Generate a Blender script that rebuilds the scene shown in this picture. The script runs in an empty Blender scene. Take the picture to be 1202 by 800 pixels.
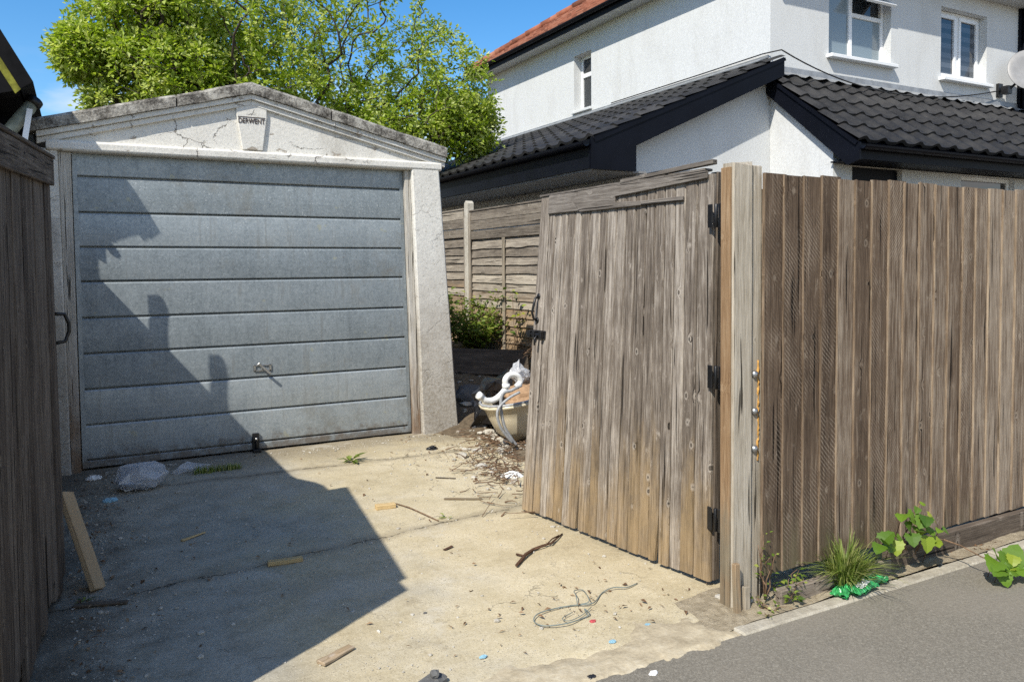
import bpy, math, random
from mathutils import Vector, Matrix, noise as mnoise
R = math.radians
random.seed(7)
scene = bpy.context.scene

# ------------------------------------------------------------------ camera, sky, sun, exposure
F, PX, PY, W0, H0 = 930.0, 601.0, 353.0, 1202.0, 800.0
YAW, PIT, ROLL, EYE = R(28.55), R(2.4), 0.0084, 1.55
fw = Vector((math.sin(YAW)*math.cos(PIT), math.cos(YAW)*math.cos(PIT), -math.sin(PIT)))
rt0 = Vector((math.cos(YAW), -math.sin(YAW), 0)); up0 = rt0.cross(fw)
rt = rt0*math.cos(ROLL) - up0*math.sin(ROLL); up = rt0*math.sin(ROLL) + up0*math.cos(ROLL)
cd = bpy.data.cameras.new('camera'); cam = bpy.data.objects.new('camera', cd); scene.collection.objects.link(cam)
m = Matrix((rt, up, -fw)).transposed().to_4x4(); m.translation = Vector((0, 0, EYE)); cam.matrix_world = m
cd.sensor_width = 36; cd.lens = 36*F/W0; cd.shift_y = -(H0/2-PY)/W0; cd.clip_start = .05; cd.clip_end = 2000
scene.camera = cam

SUN = Vector((.82, .51, -1.0)).normalized()
sd = bpy.data.lights.new('sun', 'SUN'); sd.energy = 4.5; sd.angle = R(.55); sd.color = (1.0, .94, .83)
so = bpy.data.objects.new('sun', sd); scene.collection.objects.link(so); so.rotation_euler = SUN.to_track_quat('-Z', 'Y').to_euler()
so.location = (-8, -5, 12)
wd = bpy.data.worlds.new('World'); scene.world = wd; wd.use_nodes = True
nt = wd.node_tree; nt.nodes.clear()
sky = nt.nodes.new('ShaderNodeTexSky'); sky.sky_type = 'NISHITA'; sky.sun_disc = False
sky.sun_elevation = math.asin(-SUN.z); sky.sun_rotation = math.atan2(-SUN.x, -SUN.y)
sky.air_density = 1.0; sky.dust_density = .25; sky.ozone_density = 2.2; sky.altitude = 0
bg = nt.nodes.new('ShaderNodeBackground'); bg.inputs[1].default_value = .15
# a low bank of small clouds above the horizon, laid out by sky direction
tc = nt.nodes.new('ShaderNodeTexCoord'); nz = nt.nodes.new('ShaderNodeTexNoise'); nz.inputs['Scale'].default_value = 9; nz.inputs['Detail'].default_value = 6
mp = nt.nodes.new('ShaderNodeMapping'); mp.inputs['Scale'].default_value = (1, 1, 2.6)
nt.links.new(tc.outputs['Generated'], mp.inputs[0]); nt.links.new(mp.outputs[0], nz.inputs[0])
sx = nt.nodes.new('ShaderNodeSeparateXYZ'); nt.links.new(tc.outputs['Generated'], sx.inputs[0])
mr = nt.nodes.new('ShaderNodeMapRange'); mr.inputs[1].default_value = .235; mr.inputs[2].default_value = .13; nt.links.new(sx.outputs[2], mr.inputs[0])
ad = nt.nodes.new('ShaderNodeMath'); ad.operation = 'MULTIPLY'; nt.links.new(mr.outputs[0], ad.inputs[0])
cr = nt.nodes.new('ShaderNodeMapRange'); cr.inputs[1].default_value = .42; cr.inputs[2].default_value = .62; nt.links.new(nz.outputs[0], cr.inputs[0])
nt.links.new(cr.outputs[0], ad.inputs[1])
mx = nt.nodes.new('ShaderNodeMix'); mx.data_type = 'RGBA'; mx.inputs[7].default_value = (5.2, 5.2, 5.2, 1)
hs = nt.nodes.new('ShaderNodeHueSaturation'); hs.inputs['Saturation'].default_value = 1.36; hs.inputs['Value'].default_value = .92
nt.links.new(sky.outputs[0], hs.inputs['Color'])
b1 = nt.nodes.new('ShaderNodeMapRange'); b1.inputs[1].default_value = -.05; b1.inputs[2].default_value = -.55; nt.links.new(sx.outputs[1], b1.inputs[0])  # unseen clouds behind the camera, added as neutral fill light
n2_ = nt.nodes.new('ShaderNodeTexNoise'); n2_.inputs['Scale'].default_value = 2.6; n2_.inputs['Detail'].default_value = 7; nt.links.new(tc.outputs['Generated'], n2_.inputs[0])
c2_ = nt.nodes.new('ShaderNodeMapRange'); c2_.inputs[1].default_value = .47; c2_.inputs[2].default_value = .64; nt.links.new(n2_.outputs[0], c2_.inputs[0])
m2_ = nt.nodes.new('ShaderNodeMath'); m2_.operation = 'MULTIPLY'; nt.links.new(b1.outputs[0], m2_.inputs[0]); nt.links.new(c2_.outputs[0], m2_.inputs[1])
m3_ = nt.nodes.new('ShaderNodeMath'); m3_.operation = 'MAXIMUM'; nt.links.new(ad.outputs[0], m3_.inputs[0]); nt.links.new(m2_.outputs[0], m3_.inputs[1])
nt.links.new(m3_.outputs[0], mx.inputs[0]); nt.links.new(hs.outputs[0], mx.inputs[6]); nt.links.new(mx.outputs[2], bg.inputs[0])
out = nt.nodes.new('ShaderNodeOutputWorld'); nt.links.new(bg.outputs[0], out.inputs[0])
scene.view_settings.view_transform = 'Standard'; scene.view_settings.look = 'None'
scene.view_settings.exposure = .42; scene.view_settings.gamma = 1; scene.view_settings.use_curve_mapping = False

def at_z(px, py, z=0.0):           # ground point seen at a photo pixel
    d = fw + rt*((px-PX)/F) - up*((py-PY)/F); t = (z-EYE)/d.z
    return Vector((0, 0, EYE)) + d*t
def at_y(px, py, Y):
    d = fw + rt*((px-PX)/F) - up*((py-PY)/F); return Vector((0, 0, EYE)) + d*(Y/d.y)

cy = scene.cycles
cy.max_bounces = 7; cy.diffuse_bounces = 4; cy.glossy_bounces = 3; cy.transmission_bounces = 4; cy.transparent_max_bounces = 8; cy.caustics_reflective = False; cy.caustics_refractive = False
cy.use_denoising = False; cy.denoising_prefilter = 'NONE'; cy.denoising_input_passes = 'RGB_ALBEDO_NORMAL'; scene.render.filter_size = 1.3

# ------------------------------------------------------------------ node helper
class NB:
    def __init__(s, name):
        s.m = bpy.data.materials.new(name); s.m.use_nodes = True; s.t = s.m.node_tree; s.t.nodes.clear()
        s.b = s.n('ShaderNodeBsdfPrincipled'); o = s.n('ShaderNodeOutputMaterial'); s.o = o; s.l(s.b.outputs[0], o.inputs[0])
    def n(s, t): return s.t.nodes.new(t)
    def l(s, a, b): s.t.links.new(a, b)
    def setin(s, sock, v):
        if hasattr(v, 'links') or isinstance(v, bpy.types.NodeSocket): s.l(v, sock)
        else: sock.default_value = v
    def math(s, op, a, b=0.0, c=None, clamp=False):
        q = s.n('ShaderNodeMath'); q.operation = op; q.use_clamp = clamp; s.setin(q.inputs[0], a); s.setin(q.inputs[1], b)
        if c is not None: s.setin(q.inputs[2], c)
        return q.outputs[0]
    def attr(s, name):
        q = s.n('ShaderNodeAttribute'); q.attribute_name = name; return q
    def pos(s): return s.n('ShaderNodeNewGeometry').outputs['Position']
    def vscale(s, v, sc, off=None):
        q = s.n('ShaderNodeVectorMath'); q.operation = 'MULTIPLY'; s.l(v, q.inputs[0]); q.inputs[1].default_value = sc
        if off is None: return q.outputs[0]
        a = s.n('ShaderNodeVectorMath'); a.operation = 'ADD'; s.l(q.outputs[0], a.inputs[0]); s.setin(a.inputs[1], off); return a.outputs[0]
    def noise(s, v, scale, detail=4, rough=.55, dist=0, color=False):
        q = s.n('ShaderNodeTexNoise'); s.l(v, q.inputs['Vector']); q.inputs['Scale'].default_value = scale; q.inputs['Detail'].default_value = detail
        q.inputs['Roughness'].default_value = rough; q.inputs['Distortion'].default_value = dist
        return q.outputs[1 if color else 0]
    def voro(s, v, scale, feature='F1', out='Distance', rnd=1):
        q = s.n('ShaderNodeTexVoronoi'); q.feature = feature; s.l(v, q.inputs['Vector']); q.inputs['Scale'].default_value = scale
        q.inputs['Randomness'].default_value = rnd; return q.outputs[out]
    def rng(s, v, a, b, c=0.0, d=1.0, smooth=True):
        q = s.n('ShaderNodeMapRange'); q.interpolation_type = 'SMOOTHSTEP' if smooth else 'LINEAR'
        s.l(v, q.inputs[0]); q.inputs[1].default_value = a; q.inputs[2].default_value = b; q.inputs[3].default_value = c; q.inputs[4].default_value = d
        return q.outputs[0]
    def mix(s, f, a, b, blend='MIX'):
        q = s.n('ShaderNodeMix'); q.data_type = 'RGBA'; q.blend_type = blend; s.setin(q.inputs[0], f)
        for k, v in ((6, a), (7, b)):
            if isinstance(v, tuple): q.inputs[k].default_value = (*v, 1) if len(v) == 3 else v
            else: s.l(v, q.inputs[k])
        return q.outputs[2]
    def ramp(s, f, stops):
        q = s.n('ShaderNodeValToRGB'); e = q.color_ramp.elements
        while len(e) < len(stops): e.new(.5)
        for k, (p, c) in enumerate(stops): e[k].position = p; e[k].color = (*c, 1)
        s.l(f, q.inputs[0]); return q.outputs[0]
    def bump(s, h, strength=.4, dist=.01, prev=None):
        q = s.n('ShaderNodeBump'); q.inputs['Strength'].default_value = strength; q.inputs['Distance'].default_value = dist; s.l(h, q.inputs['Height'])
        if prev is not None: s.l(prev, q.inputs['Normal'])
        return q.outputs[0]
    def fin(s, col=None, rough=.8, normal=None, metal=0.0, spec=.3):
        if col is not None:
            if isinstance(col, tuple): s.b.inputs['Base Color'].default_value = (*col, 1)
            else: s.l(col, s.b.inputs['Base Color'])
        s.setin(s.b.inputs['Roughness'], rough); s.setin(s.b.inputs['Metallic'], metal); s.b.inputs['Specular IOR Level'].default_value = spec
        if normal is not None: s.l(normal, s.b.inputs['Normal'])
        return s.m

def wood(name, dark, mid, light, tint=None, tint_z=(.05, .5), saw=0.0, knots=.8, rough=.85, var=.5, cracks=.66, contrast=1.7, pale=.5):
    s = NB(name); wc = s.attr('wc').outputs['Vector']; rn = s.attr('rnd').outputs['Fac']
    off = s.n('ShaderNodeCombineXYZ'); s.setin(off.inputs[0], s.math('MULTIPLY', rn, 37.0)); s.setin(off.inputs[1], s.math('MULTIPLY', rn, 61.0)); s.setin(off.inputs[2], s.math('MULTIPLY', rn, 89.0))
    base = s.vscale(wc, (1, 1, 1), off.outputs[0])
    kb = s.vscale(base, (12.5, 2, 7.5)); kv = s.voro(kb, 1.0); near = s.math('GREATER_THAN', s.voro(kb, 1.0, 'F1', 'Color'), .56)
    kn = s.math('MULTIPLY', s.rng(kv, .05, .30, 1, 0), near)                      # the grain swerves round each knot
    warp = s.noise(s.vscale(base, (5, 5, 2.2)), 1.0, 2)
    wv = s.n('ShaderNodeCombineXYZ'); s.setin(wv.inputs[0], s.math('ADD', s.math('MULTIPLY', kn, .022), s.math('MULTIPLY', warp, .018)))
    g = s.n('ShaderNodeVectorMath'); g.operation = 'ADD'; s.l(base, g.inputs[0]); s.l(wv.outputs[0], g.inputs[1]); gv = g.outputs[0]
    fine = s.noise(s.vscale(gv, (170, 170, 7.0)), 1.0, 3, .7)
    med = s.noise(s.vscale(gv, (66, 66, 2.8)), 1.0, 4, .7)
    broad = s.noise(s.vscale(gv, (13, 13, 1.3)), 1.0, 3, .6)
    pat = s.noise(s.vscale(base, (7, 7, 4.5)), 1.0, 6, .7)
    f = s.math('ADD', s.math('MULTIPLY', fine, .34), s.math('ADD', s.math('MULTIPLY', med, .36), s.math('ADD', s.math('MULTIPLY', broad, .18), s.math('MULTIPLY', pat, .18))))
    f = s.math('ADD', s.math('MULTIPLY', s.math('SUBTRACT', f, .5), contrast), .5)
    f = s.math('ADD', f, s.math('MULTIPLY', s.math('SUBTRACT', rn, .5), var*.4))
    col = s.ramp(f, [(.18, dark), (.5, mid), (.85, light)])
    h = s.math('ADD', s.math('MULTIPLY', fine, .8), med)
    pl = s.math('MULTIPLY', s.rng(s.noise(s.vscale(base, (26, 26, 9)), 1.0, 5, .75), .58, .68), s.rng(pat, .42, .6))
    col = s.mix(s.math('MULTIPLY', pl, pale), col, light)
    ck = s.rng(s.noise(s.vscale(gv, (58, 58, 1.5)), 1.0, 2, .5), cracks, cracks+.03)   # drying cracks along the grain
    col = s.mix(s.math('MULTIPLY', ck, .9), col, tuple(c*.22 for c in dark)); h = s.math('SUBTRACT', h, s.math('MULTIPLY', ck, 1.5))
    if saw:
        sp = s.n('ShaderNodeSeparateXYZ'); s.l(wc, sp.inputs[0])
        sg = s.math('SUBTRACT', s.math('MULTIPLY', s.math('GREATER_THAN', s.math('FRACT', s.math('MULTIPLY', rn, 7.3)), .35), 2.0), 1.0)
        ph = s.math('ADD', s.math('MULTIPLY', sp.outputs[2], 270.0), s.math('MULTIPLY', s.math('MULTIPLY', sp.outputs[0], s.math('ADD', 300.0, s.math('MULTIPLY', rn, 260.0))), sg))
        ph = s.math('ADD', ph, s.math('MULTIPLY', s.noise(base, 5.0, 3), 14.0))
        sn = s.rng(s.math('ADD', s.math('SINE', ph), s.math('MULTIPLY', s.math('SUBTRACT', fine, .5), 2.4)), .1, .9)
        mask = s.math('MULTIPLY', s.rng(s.noise(s.vscale(base, (7, 7, 2.6)), 1.0, 5, .7), .42, .62), s.rng(s.math('FRACT', s.math('MULTIPLY', rn, 13.7)), .2, .8, .15, 1))
        sm = s.math('MULTIPLY', s.math('MULTIPLY', sn, mask), saw)
        col = s.mix(sm, col, light); h = s.math('ADD', h, s.math('MULTIPLY', sm, .8))
    if tint:
        px = s.n('ShaderNodeSeparateXYZ'); s.l(s.pos(), px.inputs[0])
        tz = s.math('ADD', px.outputs[2], s.math('ADD', s.math('MULTIPLY', s.math('SUBTRACT', s.noise(s.vscale(base, (16, 16, 2.5)), 1.0, 5, .7), .5), 1.1), s.math('MULTIPLY', s.math('SUBTRACT', rn, .5), .6)))
        tm = s.rng(tz, tint_z[0], tint_z[1], 1, 0)
        col = s.mix(s.math('MULTIPLY', tm, s.rng(pat, .3, .6, .45, .9)), col, s.mix(f, tuple(c*.35 for c in tint), tuple(min(1, c*1.5) for c in tint)))
    if knots:
        kr = s.math('ADD', kv, s.math('MULTIPLY', s.math('SUBTRACT', s.noise(s.vscale(base, (60, 60, 40)), 1.0, 2), .5), .06))
        col = s.mix(s.math('MULTIPLY', s.math('MULTIPLY', s.rng(kr, .11, .20, 1, 0), near), .55*knots), col, light)
        col = s.mix(s.math('MULTIPLY', s.math('MULTIPLY', s.rng(kr, .075, .10, 1, 0), near), knots), col, tuple(c*.55 for c in dark))
        col = s.mix(s.math('MULTIPLY', s.math('MULTIPLY', s.rng(kr, .03, .055, 1, 0), near), knots*.7), col, mid)
    return s.fin(col, rough, s.bump(h, .65, .005), spec=.15)

M = {}
M['gate'] = wood('weathered_gate_wood', (.036, .028, .022), (.160, .133, .108), (.48, .43, .37), tint=(.30, .215, .12), tint_z=(-.05, .60), var=.45, cracks=.645, contrast=1.95, pale=.6)
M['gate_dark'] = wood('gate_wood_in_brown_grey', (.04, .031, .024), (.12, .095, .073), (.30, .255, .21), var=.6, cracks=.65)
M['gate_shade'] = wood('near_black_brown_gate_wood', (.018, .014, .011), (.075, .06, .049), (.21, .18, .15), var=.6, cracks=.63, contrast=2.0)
M['rot'] = wood('rotten_rail_wood', (.035, .03, .026), (.14, .122, .105), (.33, .30, .265), var=.6, cracks=.62)
M['feather'] = wood('sawn_fence_board', (.036, .023, .015), (.138, .097, .066), (.42, .345, .265), saw=.42, tint=(.16, .135, .08), tint_z=(-.3, .25), knots=.6, var=1.1, cracks=.655, contrast=1.75, pale=.4)
M['edge'] = wood('fence_board_edge', (.06, .042, .029), (.20, .145, .098), (.41, .33, .24), knots=0, var=.9, cracks=.66, contrast=2.6)
M['post'] = wood('warm_grey_post_wood', (.11, .088, .06), (.33, .285, .22), (.54, .49, .41), knots=.8, var=.3, cracks=.63)
M['brown'] = wood('brown_batten', (.10, .055, .028), (.26, .165, .09), (.40, .29, .18), var=.3, tint=(.2, .17, .12), tint_z=(.1, .5))
M['lap'] = wood('lap_slat_wood', (.06, .05, .041), (.215, .185, .15), (.46, .41, .335), tint=(.36, .245, .14), tint_z=(.6, 1.5), var=.9, cracks=.65)
M['newwood'] = wood('pale_new_timber', (.20, .135, .075), (.36, .265, .16), (.48, .375, .25), knots=.6, var=.3, cracks=.8, contrast=1.2)
M['offcut'] = wood('yellow_pine_offcut', (.33, .22, .10), (.52, .38, .19), (.64, .5, .3), knots=.3, var=.3, cracks=.9, contrast=1.2)
M['darkplank'] = wood('dark_old_timber', (.02, .016, .012), (.07, .056, .043), (.16, .13, .10), var=.5)
M['timberframe'] = wood('painted_door_frame', (.14, .12, .09), (.40, .375, .33), (.60, .58, .54), tint=(.17, .105, .06), tint_z=(.1, 1.0), cracks=.64, knots=0)

def concrete_floor():
    s = NB('driveway_concrete'); p = s.pos()
    n1 = s.noise(p, .9, 5, .6); n2 = s.noise(p, 5, 6, .65); n3 = s.noise(p, 34, 6, .78); n4 = s.noise(p, 120, 3, .75)
    f = s.math('ADD', s.math('MULTIPLY', n1, .5), s.math('ADD', s.math('MULTIPLY', n2, .35), s.math('MULTIPLY', n3, .35)))
    sand = s.ramp(f, [(.40, (.30, .245, .15)), (.58, (.475, .405, .265)), (.78, (.63, .555, .40))])
    grey = s.ramp(s.math('ADD', s.math('MULTIPLY', n2, .6), s.math('MULTIPLY', n3, .4)), [(.35, (.22, .205, .165)), (.55, (.37, .35, .295)), (.75, (.47, .45, .39))])
    sp = s.n('ShaderNodeSeparateXYZ'); s.l(p, sp.inputs[0]); X, Y = sp.outputs[0], sp.outputs[1]
    # smoother grey cement lies in the middle of the drive, sandy grit towards the right and the street
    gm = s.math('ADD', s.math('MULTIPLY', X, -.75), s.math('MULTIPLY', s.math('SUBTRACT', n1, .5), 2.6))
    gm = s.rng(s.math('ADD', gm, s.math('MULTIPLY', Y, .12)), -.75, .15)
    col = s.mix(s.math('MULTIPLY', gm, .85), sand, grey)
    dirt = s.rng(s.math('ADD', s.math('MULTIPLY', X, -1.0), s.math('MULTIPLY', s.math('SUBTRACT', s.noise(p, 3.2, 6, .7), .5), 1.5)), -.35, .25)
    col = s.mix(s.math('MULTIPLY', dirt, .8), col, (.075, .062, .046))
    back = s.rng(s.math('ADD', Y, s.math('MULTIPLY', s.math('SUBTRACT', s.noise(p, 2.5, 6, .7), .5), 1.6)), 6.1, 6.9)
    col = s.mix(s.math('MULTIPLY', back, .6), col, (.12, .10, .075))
    st = s.rng(s.noise(p, 2.1, 6, .7), .56, .72); col = s.mix(s.math('MULTIPLY', st, .42), col, (.17, .14, .10))
    pale = s.rng(s.noise(s.vscale(p, (1, 1, 1), (7.3, 2.1, 0)), 1.7, 6, .7), .56, .7); col = s.mix(s.math('MULTIPLY', pale, .45), col, (.56, .53, .46))
    # exposed aggregate
    v = s.voro(p, 95, 'F1', 'Color'); ag = s.math('MULTIPLY', s.rng(s.voro(p, 95), .16, .3, 1, 0), s.rng(n2, .38, .62))
    agc = s.ramp(v, [(.15, (.10, .085, .07)), (.45, (.36, .31, .23)), (.85, (.62, .57, .47))])
    col = s.mix(s.math('MULTIPLY', ag, .75), col, agc)
    spk = s.rng(n4, .57, .68); col = s.mix(s.math('MULTIPLY', spk, .7), col, (.13, .105, .07))
    lsp = s.rng(s.noise(s.vscale(p, (1, 1, 1), (5, 5, 5)), 105, 3, .75), .58, .68); col = s.mix(s.math('MULTIPLY', lsp, .6), col, (.68, .62, .50))
    blot = s.rng(s.noise(s.vscale(p, (1, 1, 1), (1, 8, 2)), 13, 6, .8), .58, .70); col = s.mix(s.math('MULTIPLY', blot, .5), col, (.17, .14, .095))
    # cracks and joints running across the drive
    wob = s.math('ADD', s.math('MULTIPLY', s.math('SUBTRACT', s.noise(p, 3.5, 6, .75), .5), .22), s.math('MULTIPLY', s.math('SUBTRACT', s.noise(p, 26, 4, .7), .5), .03))
    ck = None
    for a, b, w in ((4.145, .13, .0075), (6.18, -.03, .006)):
        d = s.math('ABSOLUTE', s.math('ADD', s.math('SUBTRACT', s.math('SUBTRACT', Y, a), s.math('MULTIPLY', X, b)), wob))
        k = s.rng(d, w*.35, w*1.25, 1, 0); halo = s.rng(d, .0, .10, .75, 0)
        ck = k if ck is None else s.math('MAXIMUM', ck, k); col = s.mix(s.math('MULTIPLY', halo, n3), col, (.13, .105, .075))
    vc = s.voro(s.vscale(p, (1, 1, 1), s.vscale(s.noise(p, 2.2, 5, .7, color=True), (.5, .5, .5))), .8, 'DISTANCE_TO_EDGE')
    hair = s.math('MULTIPLY', s.rng(vc, .002, .006, 1, 0), s.rng(n1, .45, .6))
    ckm = s.math('MULTIPLY', s.math('MAXIMUM', ck, s.math('MULTIPLY', hair, .5)), s.rng(s.noise(p, 6, 5, .7), .40, .58, .08, 1))
    col = s.mix(s.math('MULTIPLY', ckm, .9), col, (.03, .025, .018))
    h = s.math('ADD', s.math('MULTIPLY', n3, .6), s.math('ADD', s.math('MULTIPLY', n4, .35), s.math('MULTIPLY', ag, .35)))
    h = s.math('SUBTRACT', h, s.math('MULTIPLY', ckm, 2.0))
    return s.fin(col, .9, s.bump(h, .55, .008), spec=.2)
M['drive'] = concrete_floor()

def asphalt():
    s = NB('pavement_asphalt'); p = s.pos(); n = s.noise(p, 60, 4, .7); big = s.noise(p, 1.3, 5, .6)
    c = s.voro(p, 210, 'F1', 'Color'); col = s.ramp(s.math('ADD', s.math('MULTIPLY', c, .4), s.math('MULTIPLY', n, .7)), [(.2, (.11, .098, .078)), (.55, (.185, .168, .136)), (.9, (.31, .285, .235))])
    col = s.mix(s.math('MULTIPLY', s.rng(big, .4, .65), .45), col, (.235, .21, .17))
    pl = s.rng(s.noise(p, 11, 5, .75), .66, .74); col = s.mix(s.math('MULTIPLY', pl, .5), col, (.3, .28, .24))
    st = s.rng(s.noise(s.vscale(p, (1, 1, 1), (3, 9, 0)), 2.4, 5, .7), .6, .7); col = s.mix(s.math('MULTIPLY', st, .5), col, (.05, .047, .043))
    return s.fin(col, .85, s.bump(s.math('ADD', c, n), .5, .006), spec=.3)
M['asphalt'] = asphalt()

def rough_stuff(name, a, b, c, scale=14, rough=.95, bump=.5, bd=.01, big=None):
    s = NB(name); p = s.pos(); n = s.noise(p, scale, 6, .7); n2 = s.noise(p, scale*.13, 4, .6); n3 = s.noise(p, scale*7, 3, .7)
    f = s.math('ADD', s.math('MULTIPLY', n, .5), s.math('ADD', s.math('MULTIPLY', n2, .3), s.math('MULTIPLY', n3, .25)))
    col = s.ramp(f, [(.36, a), (.54, b), (.72, c)])
    return s.fin(col, rough, s.bump(s.math('ADD', n, s.math('MULTIPLY', n3, .5)), bump, bd), spec=.2)
M['soil'] = rough_stuff('dry_soil', (.05, .038, .026), (.14, .108, .072), (.29, .24, .17), 22, bd=.02)
M['edging'] = rough_stuff('pale_edging_concrete', (.30, .27, .22), (.48, .45, .385), (.62, .595, .53), 16)
M['kerb'] = rough_stuff('weathered_kerb_concrete', (.20, .175, .135), (.39, .355, .285), (.56, .52, .44), 12, bump=.8)
M['grit'] = rough_stuff('pale_gritty_soil', (.16, .125, .08), (.37, .31, .215), (.56, .49, .37), 26, bump=.8, bd=.02)
M['strip'] = rough_stuff('worn_crossing_concrete', (.27, .22, .145), (.45, .385, .27), (.60, .54, .42), 9, bump=.6)
M['stone'] = rough_stuff('pale_stone', (.25, .225, .18), (.47, .44, .38), (.68, .66, .60), 30)
M['darkstone'] = rough_stuff('dark_grey_stone', (.05, .05, .05), (.11, .11, .11), (.2, .2, .19), 18)
M['rust'] = rough_stuff('rusty_iron', (.035, .02, .014), (.10, .055, .035), (.2, .12, .07), 60)
M['roofsheet'] = rough_stuff('asbestos_cement', (.10, .095, .08), (.22, .21, .19), (.35, .34, .31), 9)

def painted_wall(name, base, chips=.0, dirt=.3, low=False):
    s = NB(name); p = s.pos(); n = s.noise(p, 7, 6, .7); n2 = s.noise(p, 45, 5, .7); n3 = s.noise(s.vscale(p, (1, 1, .35)), 2.6, 5, .65)
    col = s.mix(s.rng(n2, .3, .7), tuple(c*.86 for c in base), tuple(min(1, c*1.06) for c in base))
    col = s.mix(s.math('MULTIPLY', s.rng(n3, .45, .72), dirt), col, (.30, .275, .23))
    h = s.math('ADD', s.math('MULTIPLY', n2, .8), n)
    stx = s.rng(s.noise(s.vscale(p, (9, 9, .7)), 1.0, 5, .7), .55, .75); col = s.mix(s.math('MULTIPLY', stx, dirt*.7), col, (.33, .32, .29))
    pit = s.rng(s.noise(p, 120, 2, .5), .64, .72); col = s.mix(s.math('MULTIPLY', pit, .35*dirt/.3), col, (.16, .14, .12))
    if chips:
        ch = s.rng(s.noise(s.vscale(p, (1, 1, 1.9)), 6.5, 7, .72), .625, .64)
        wr = s.vscale(p, (1, 1, 1.6), s.vscale(s.noise(p, 9, 4, .7, color=True), (.14, .14, .14)))
        cr = s.math('MULTIPLY', s.rng(s.voro(wr, 2.6, 'DISTANCE_TO_EDGE'), .004, .016, 1, 0), s.rng(s.noise(p, 2.2, 4, .6), .47, .55))
        col = s.mix(s.math('MULTIPLY', ch, chips), col, (.34, .30, .25)); col = s.mix(s.math('MULTIPLY', cr, .8*chips), col, (.10, .085, .07))
        h = s.math('SUBTRACT', h, s.math('ADD', ch, cr))
    if low:
        sp = s.n('ShaderNodeSeparateXYZ'); s.l(p, sp.inputs[0])
        z = s.math('ADD', sp.outputs[2], s.math('MULTIPLY', s.math('SUBTRACT', s.noise(p, 5, 6, .7), .5), 1.9))
        col = s.mix(s.math('MULTIPLY', s.rng(z, .3, 1.9, 1, 0), s.rng(n2, .35, .6, .35, .75)), col, (.23, .195, .15))
        bl = s.rng(s.noise(p, 26, 5, .75), .56, .66); col = s.mix(s.math('MULTIPLY', bl, .4), col, (.13, .12, .10))
    return s.fin(col, .85, s.bump(h, .45 if (chips or low) else .14, .008), spec=.2)
M['pediment'] = painted_wall('peeling_white_paint', (.68, .665, .62), 1.0, .5)
M['pillar'] = painted_wall('rough_white_painted_concrete', (.66, .645, .60), .35, .5, low=True)
M['render'] = painted_wall('white_house_render', (.625, .64, .645), 0, .16)
M['render_front'] = M['render']
def coping():
    s = NB('mossy_coping_concrete'); p = s.pos(); n = s.noise(p, 9, 6, .75); n2 = s.noise(p, 55, 4, .7)
    f = s.math('ADD', s.math('MULTIPLY', n, .7), s.math('MULTIPLY', n2, .35))
    col = s.ramp(f, [(.40, (.035, .032, .028)), (.49, (.15, .14, .125)), (.60, (.36, .345, .31)), (.75, (.55, .53, .48))])
    return s.fin(col, .95, s.bump(s.math('ADD', n, n2), .6, .015), spec=.15)
M['coping'] = coping()

def galv():
    s = NB('galvanised_door_sheet'); p = s.pos(); rn = s.attr('rnd').outputs['Fac']; v = s.voro(p, 60, 'F1', 'Color'); v2 = s.voro(p, 120, 'F1', 'Color'); n = s.noise(p, 3.0, 6, .7); n2 = s.noise(p, 14, 5, .7)
    st = s.noise(s.vscale(p, (26, 26, 1.6)), 1.0, 4, .65); sp = s.n('ShaderNodeSeparateXYZ'); s.l(p, sp.inputs[0])
    f = s.math('ADD', s.math('MULTIPLY', v, .16), s.math('ADD', s.math('MULTIPLY', v2, .14), s.math('ADD', s.math('MULTIPLY', n, .45), s.math('ADD', s.math('MULTIPLY', st, .28), s.math('MULTIPLY', rn, .20)))))
    col = s.ramp(f, [(.40, (.158, .185, .200)), (.62, (.262, .298, .318)), (.85, (.375, .41, .425))])
    up = s.rng(s.math('ADD', sp.outputs[2], n), 1.9, 2.9, 0, 1)
    sg = s.math('MULTIPLY', s.rng(v2, .78, .92), s.rng(n2, .42, .62)); col = s.mix(s.math('MULTIPLY', sg, s.math('ADD', .25, s.math('MULTIPLY', up, .6))), col, (.52, .55, .55))
    gr = s.rng(s.noise(p, 1.9, 6, .75), .52, .68); col = s.mix(s.math('MULTIPLY', gr, .4), col, (.19, .18, .15))
    dr_ = s.math('MULTIPLY', s.rng(st, .52, .66), s.rng(n, .4, .6)); col = s.mix(s.math('MULTIPLY', dr_, .35), col, (.12, .12, .11))
    low = s.math('ADD', sp.outputs[2], s.math('MULTIPLY', s.math('SUBTRACT', n2, .5), .5)); col = s.mix(s.rng(low, .0, .17, .7, 0), col, (.12, .085, .055))
    rs = s.math('MULTIPLY', s.rng(s.noise(s.vscale(p, (1, 1, 2.2), (2, 2, 2)), 9, 6, .75), .66, .72), .6); col = s.mix(rs, col, (.16, .10, .065))
    yl = s.rng(s.noise(s.vscale(p, (1, 1, 1), (4, 2, 7)), 8, 3, .5), .70, .74); col = s.mix(s.math('MULTIPLY', yl, .5), col, (.36, .36, .26))
    return s.fin(col, s.rng(f, .4, .9, .55, .36), s.bump(s.math('ADD', v2, n2), .07, .002), metal=.25, spec=.4)
M['galv'] = galv()
def simple(name, col, rough=.5, metal=0.0, spec=.4, nscale=30, amt=.18, bump=.1):
    s = NB(name); p = s.pos(); n = s.noise(p, nscale, 4, .6)
    c = s.mix(s.rng(n, .3, .7), tuple(max(0, x*(1-amt)) for x in col), tuple(min(1, x*(1+amt)) for x in col))
    return s.fin(c, rough, s.bump(n, bump, .003), metal, spec)
M['black'] = simple('black_painted_iron', (.012, .012, .013), .38, .2, .5)
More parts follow.
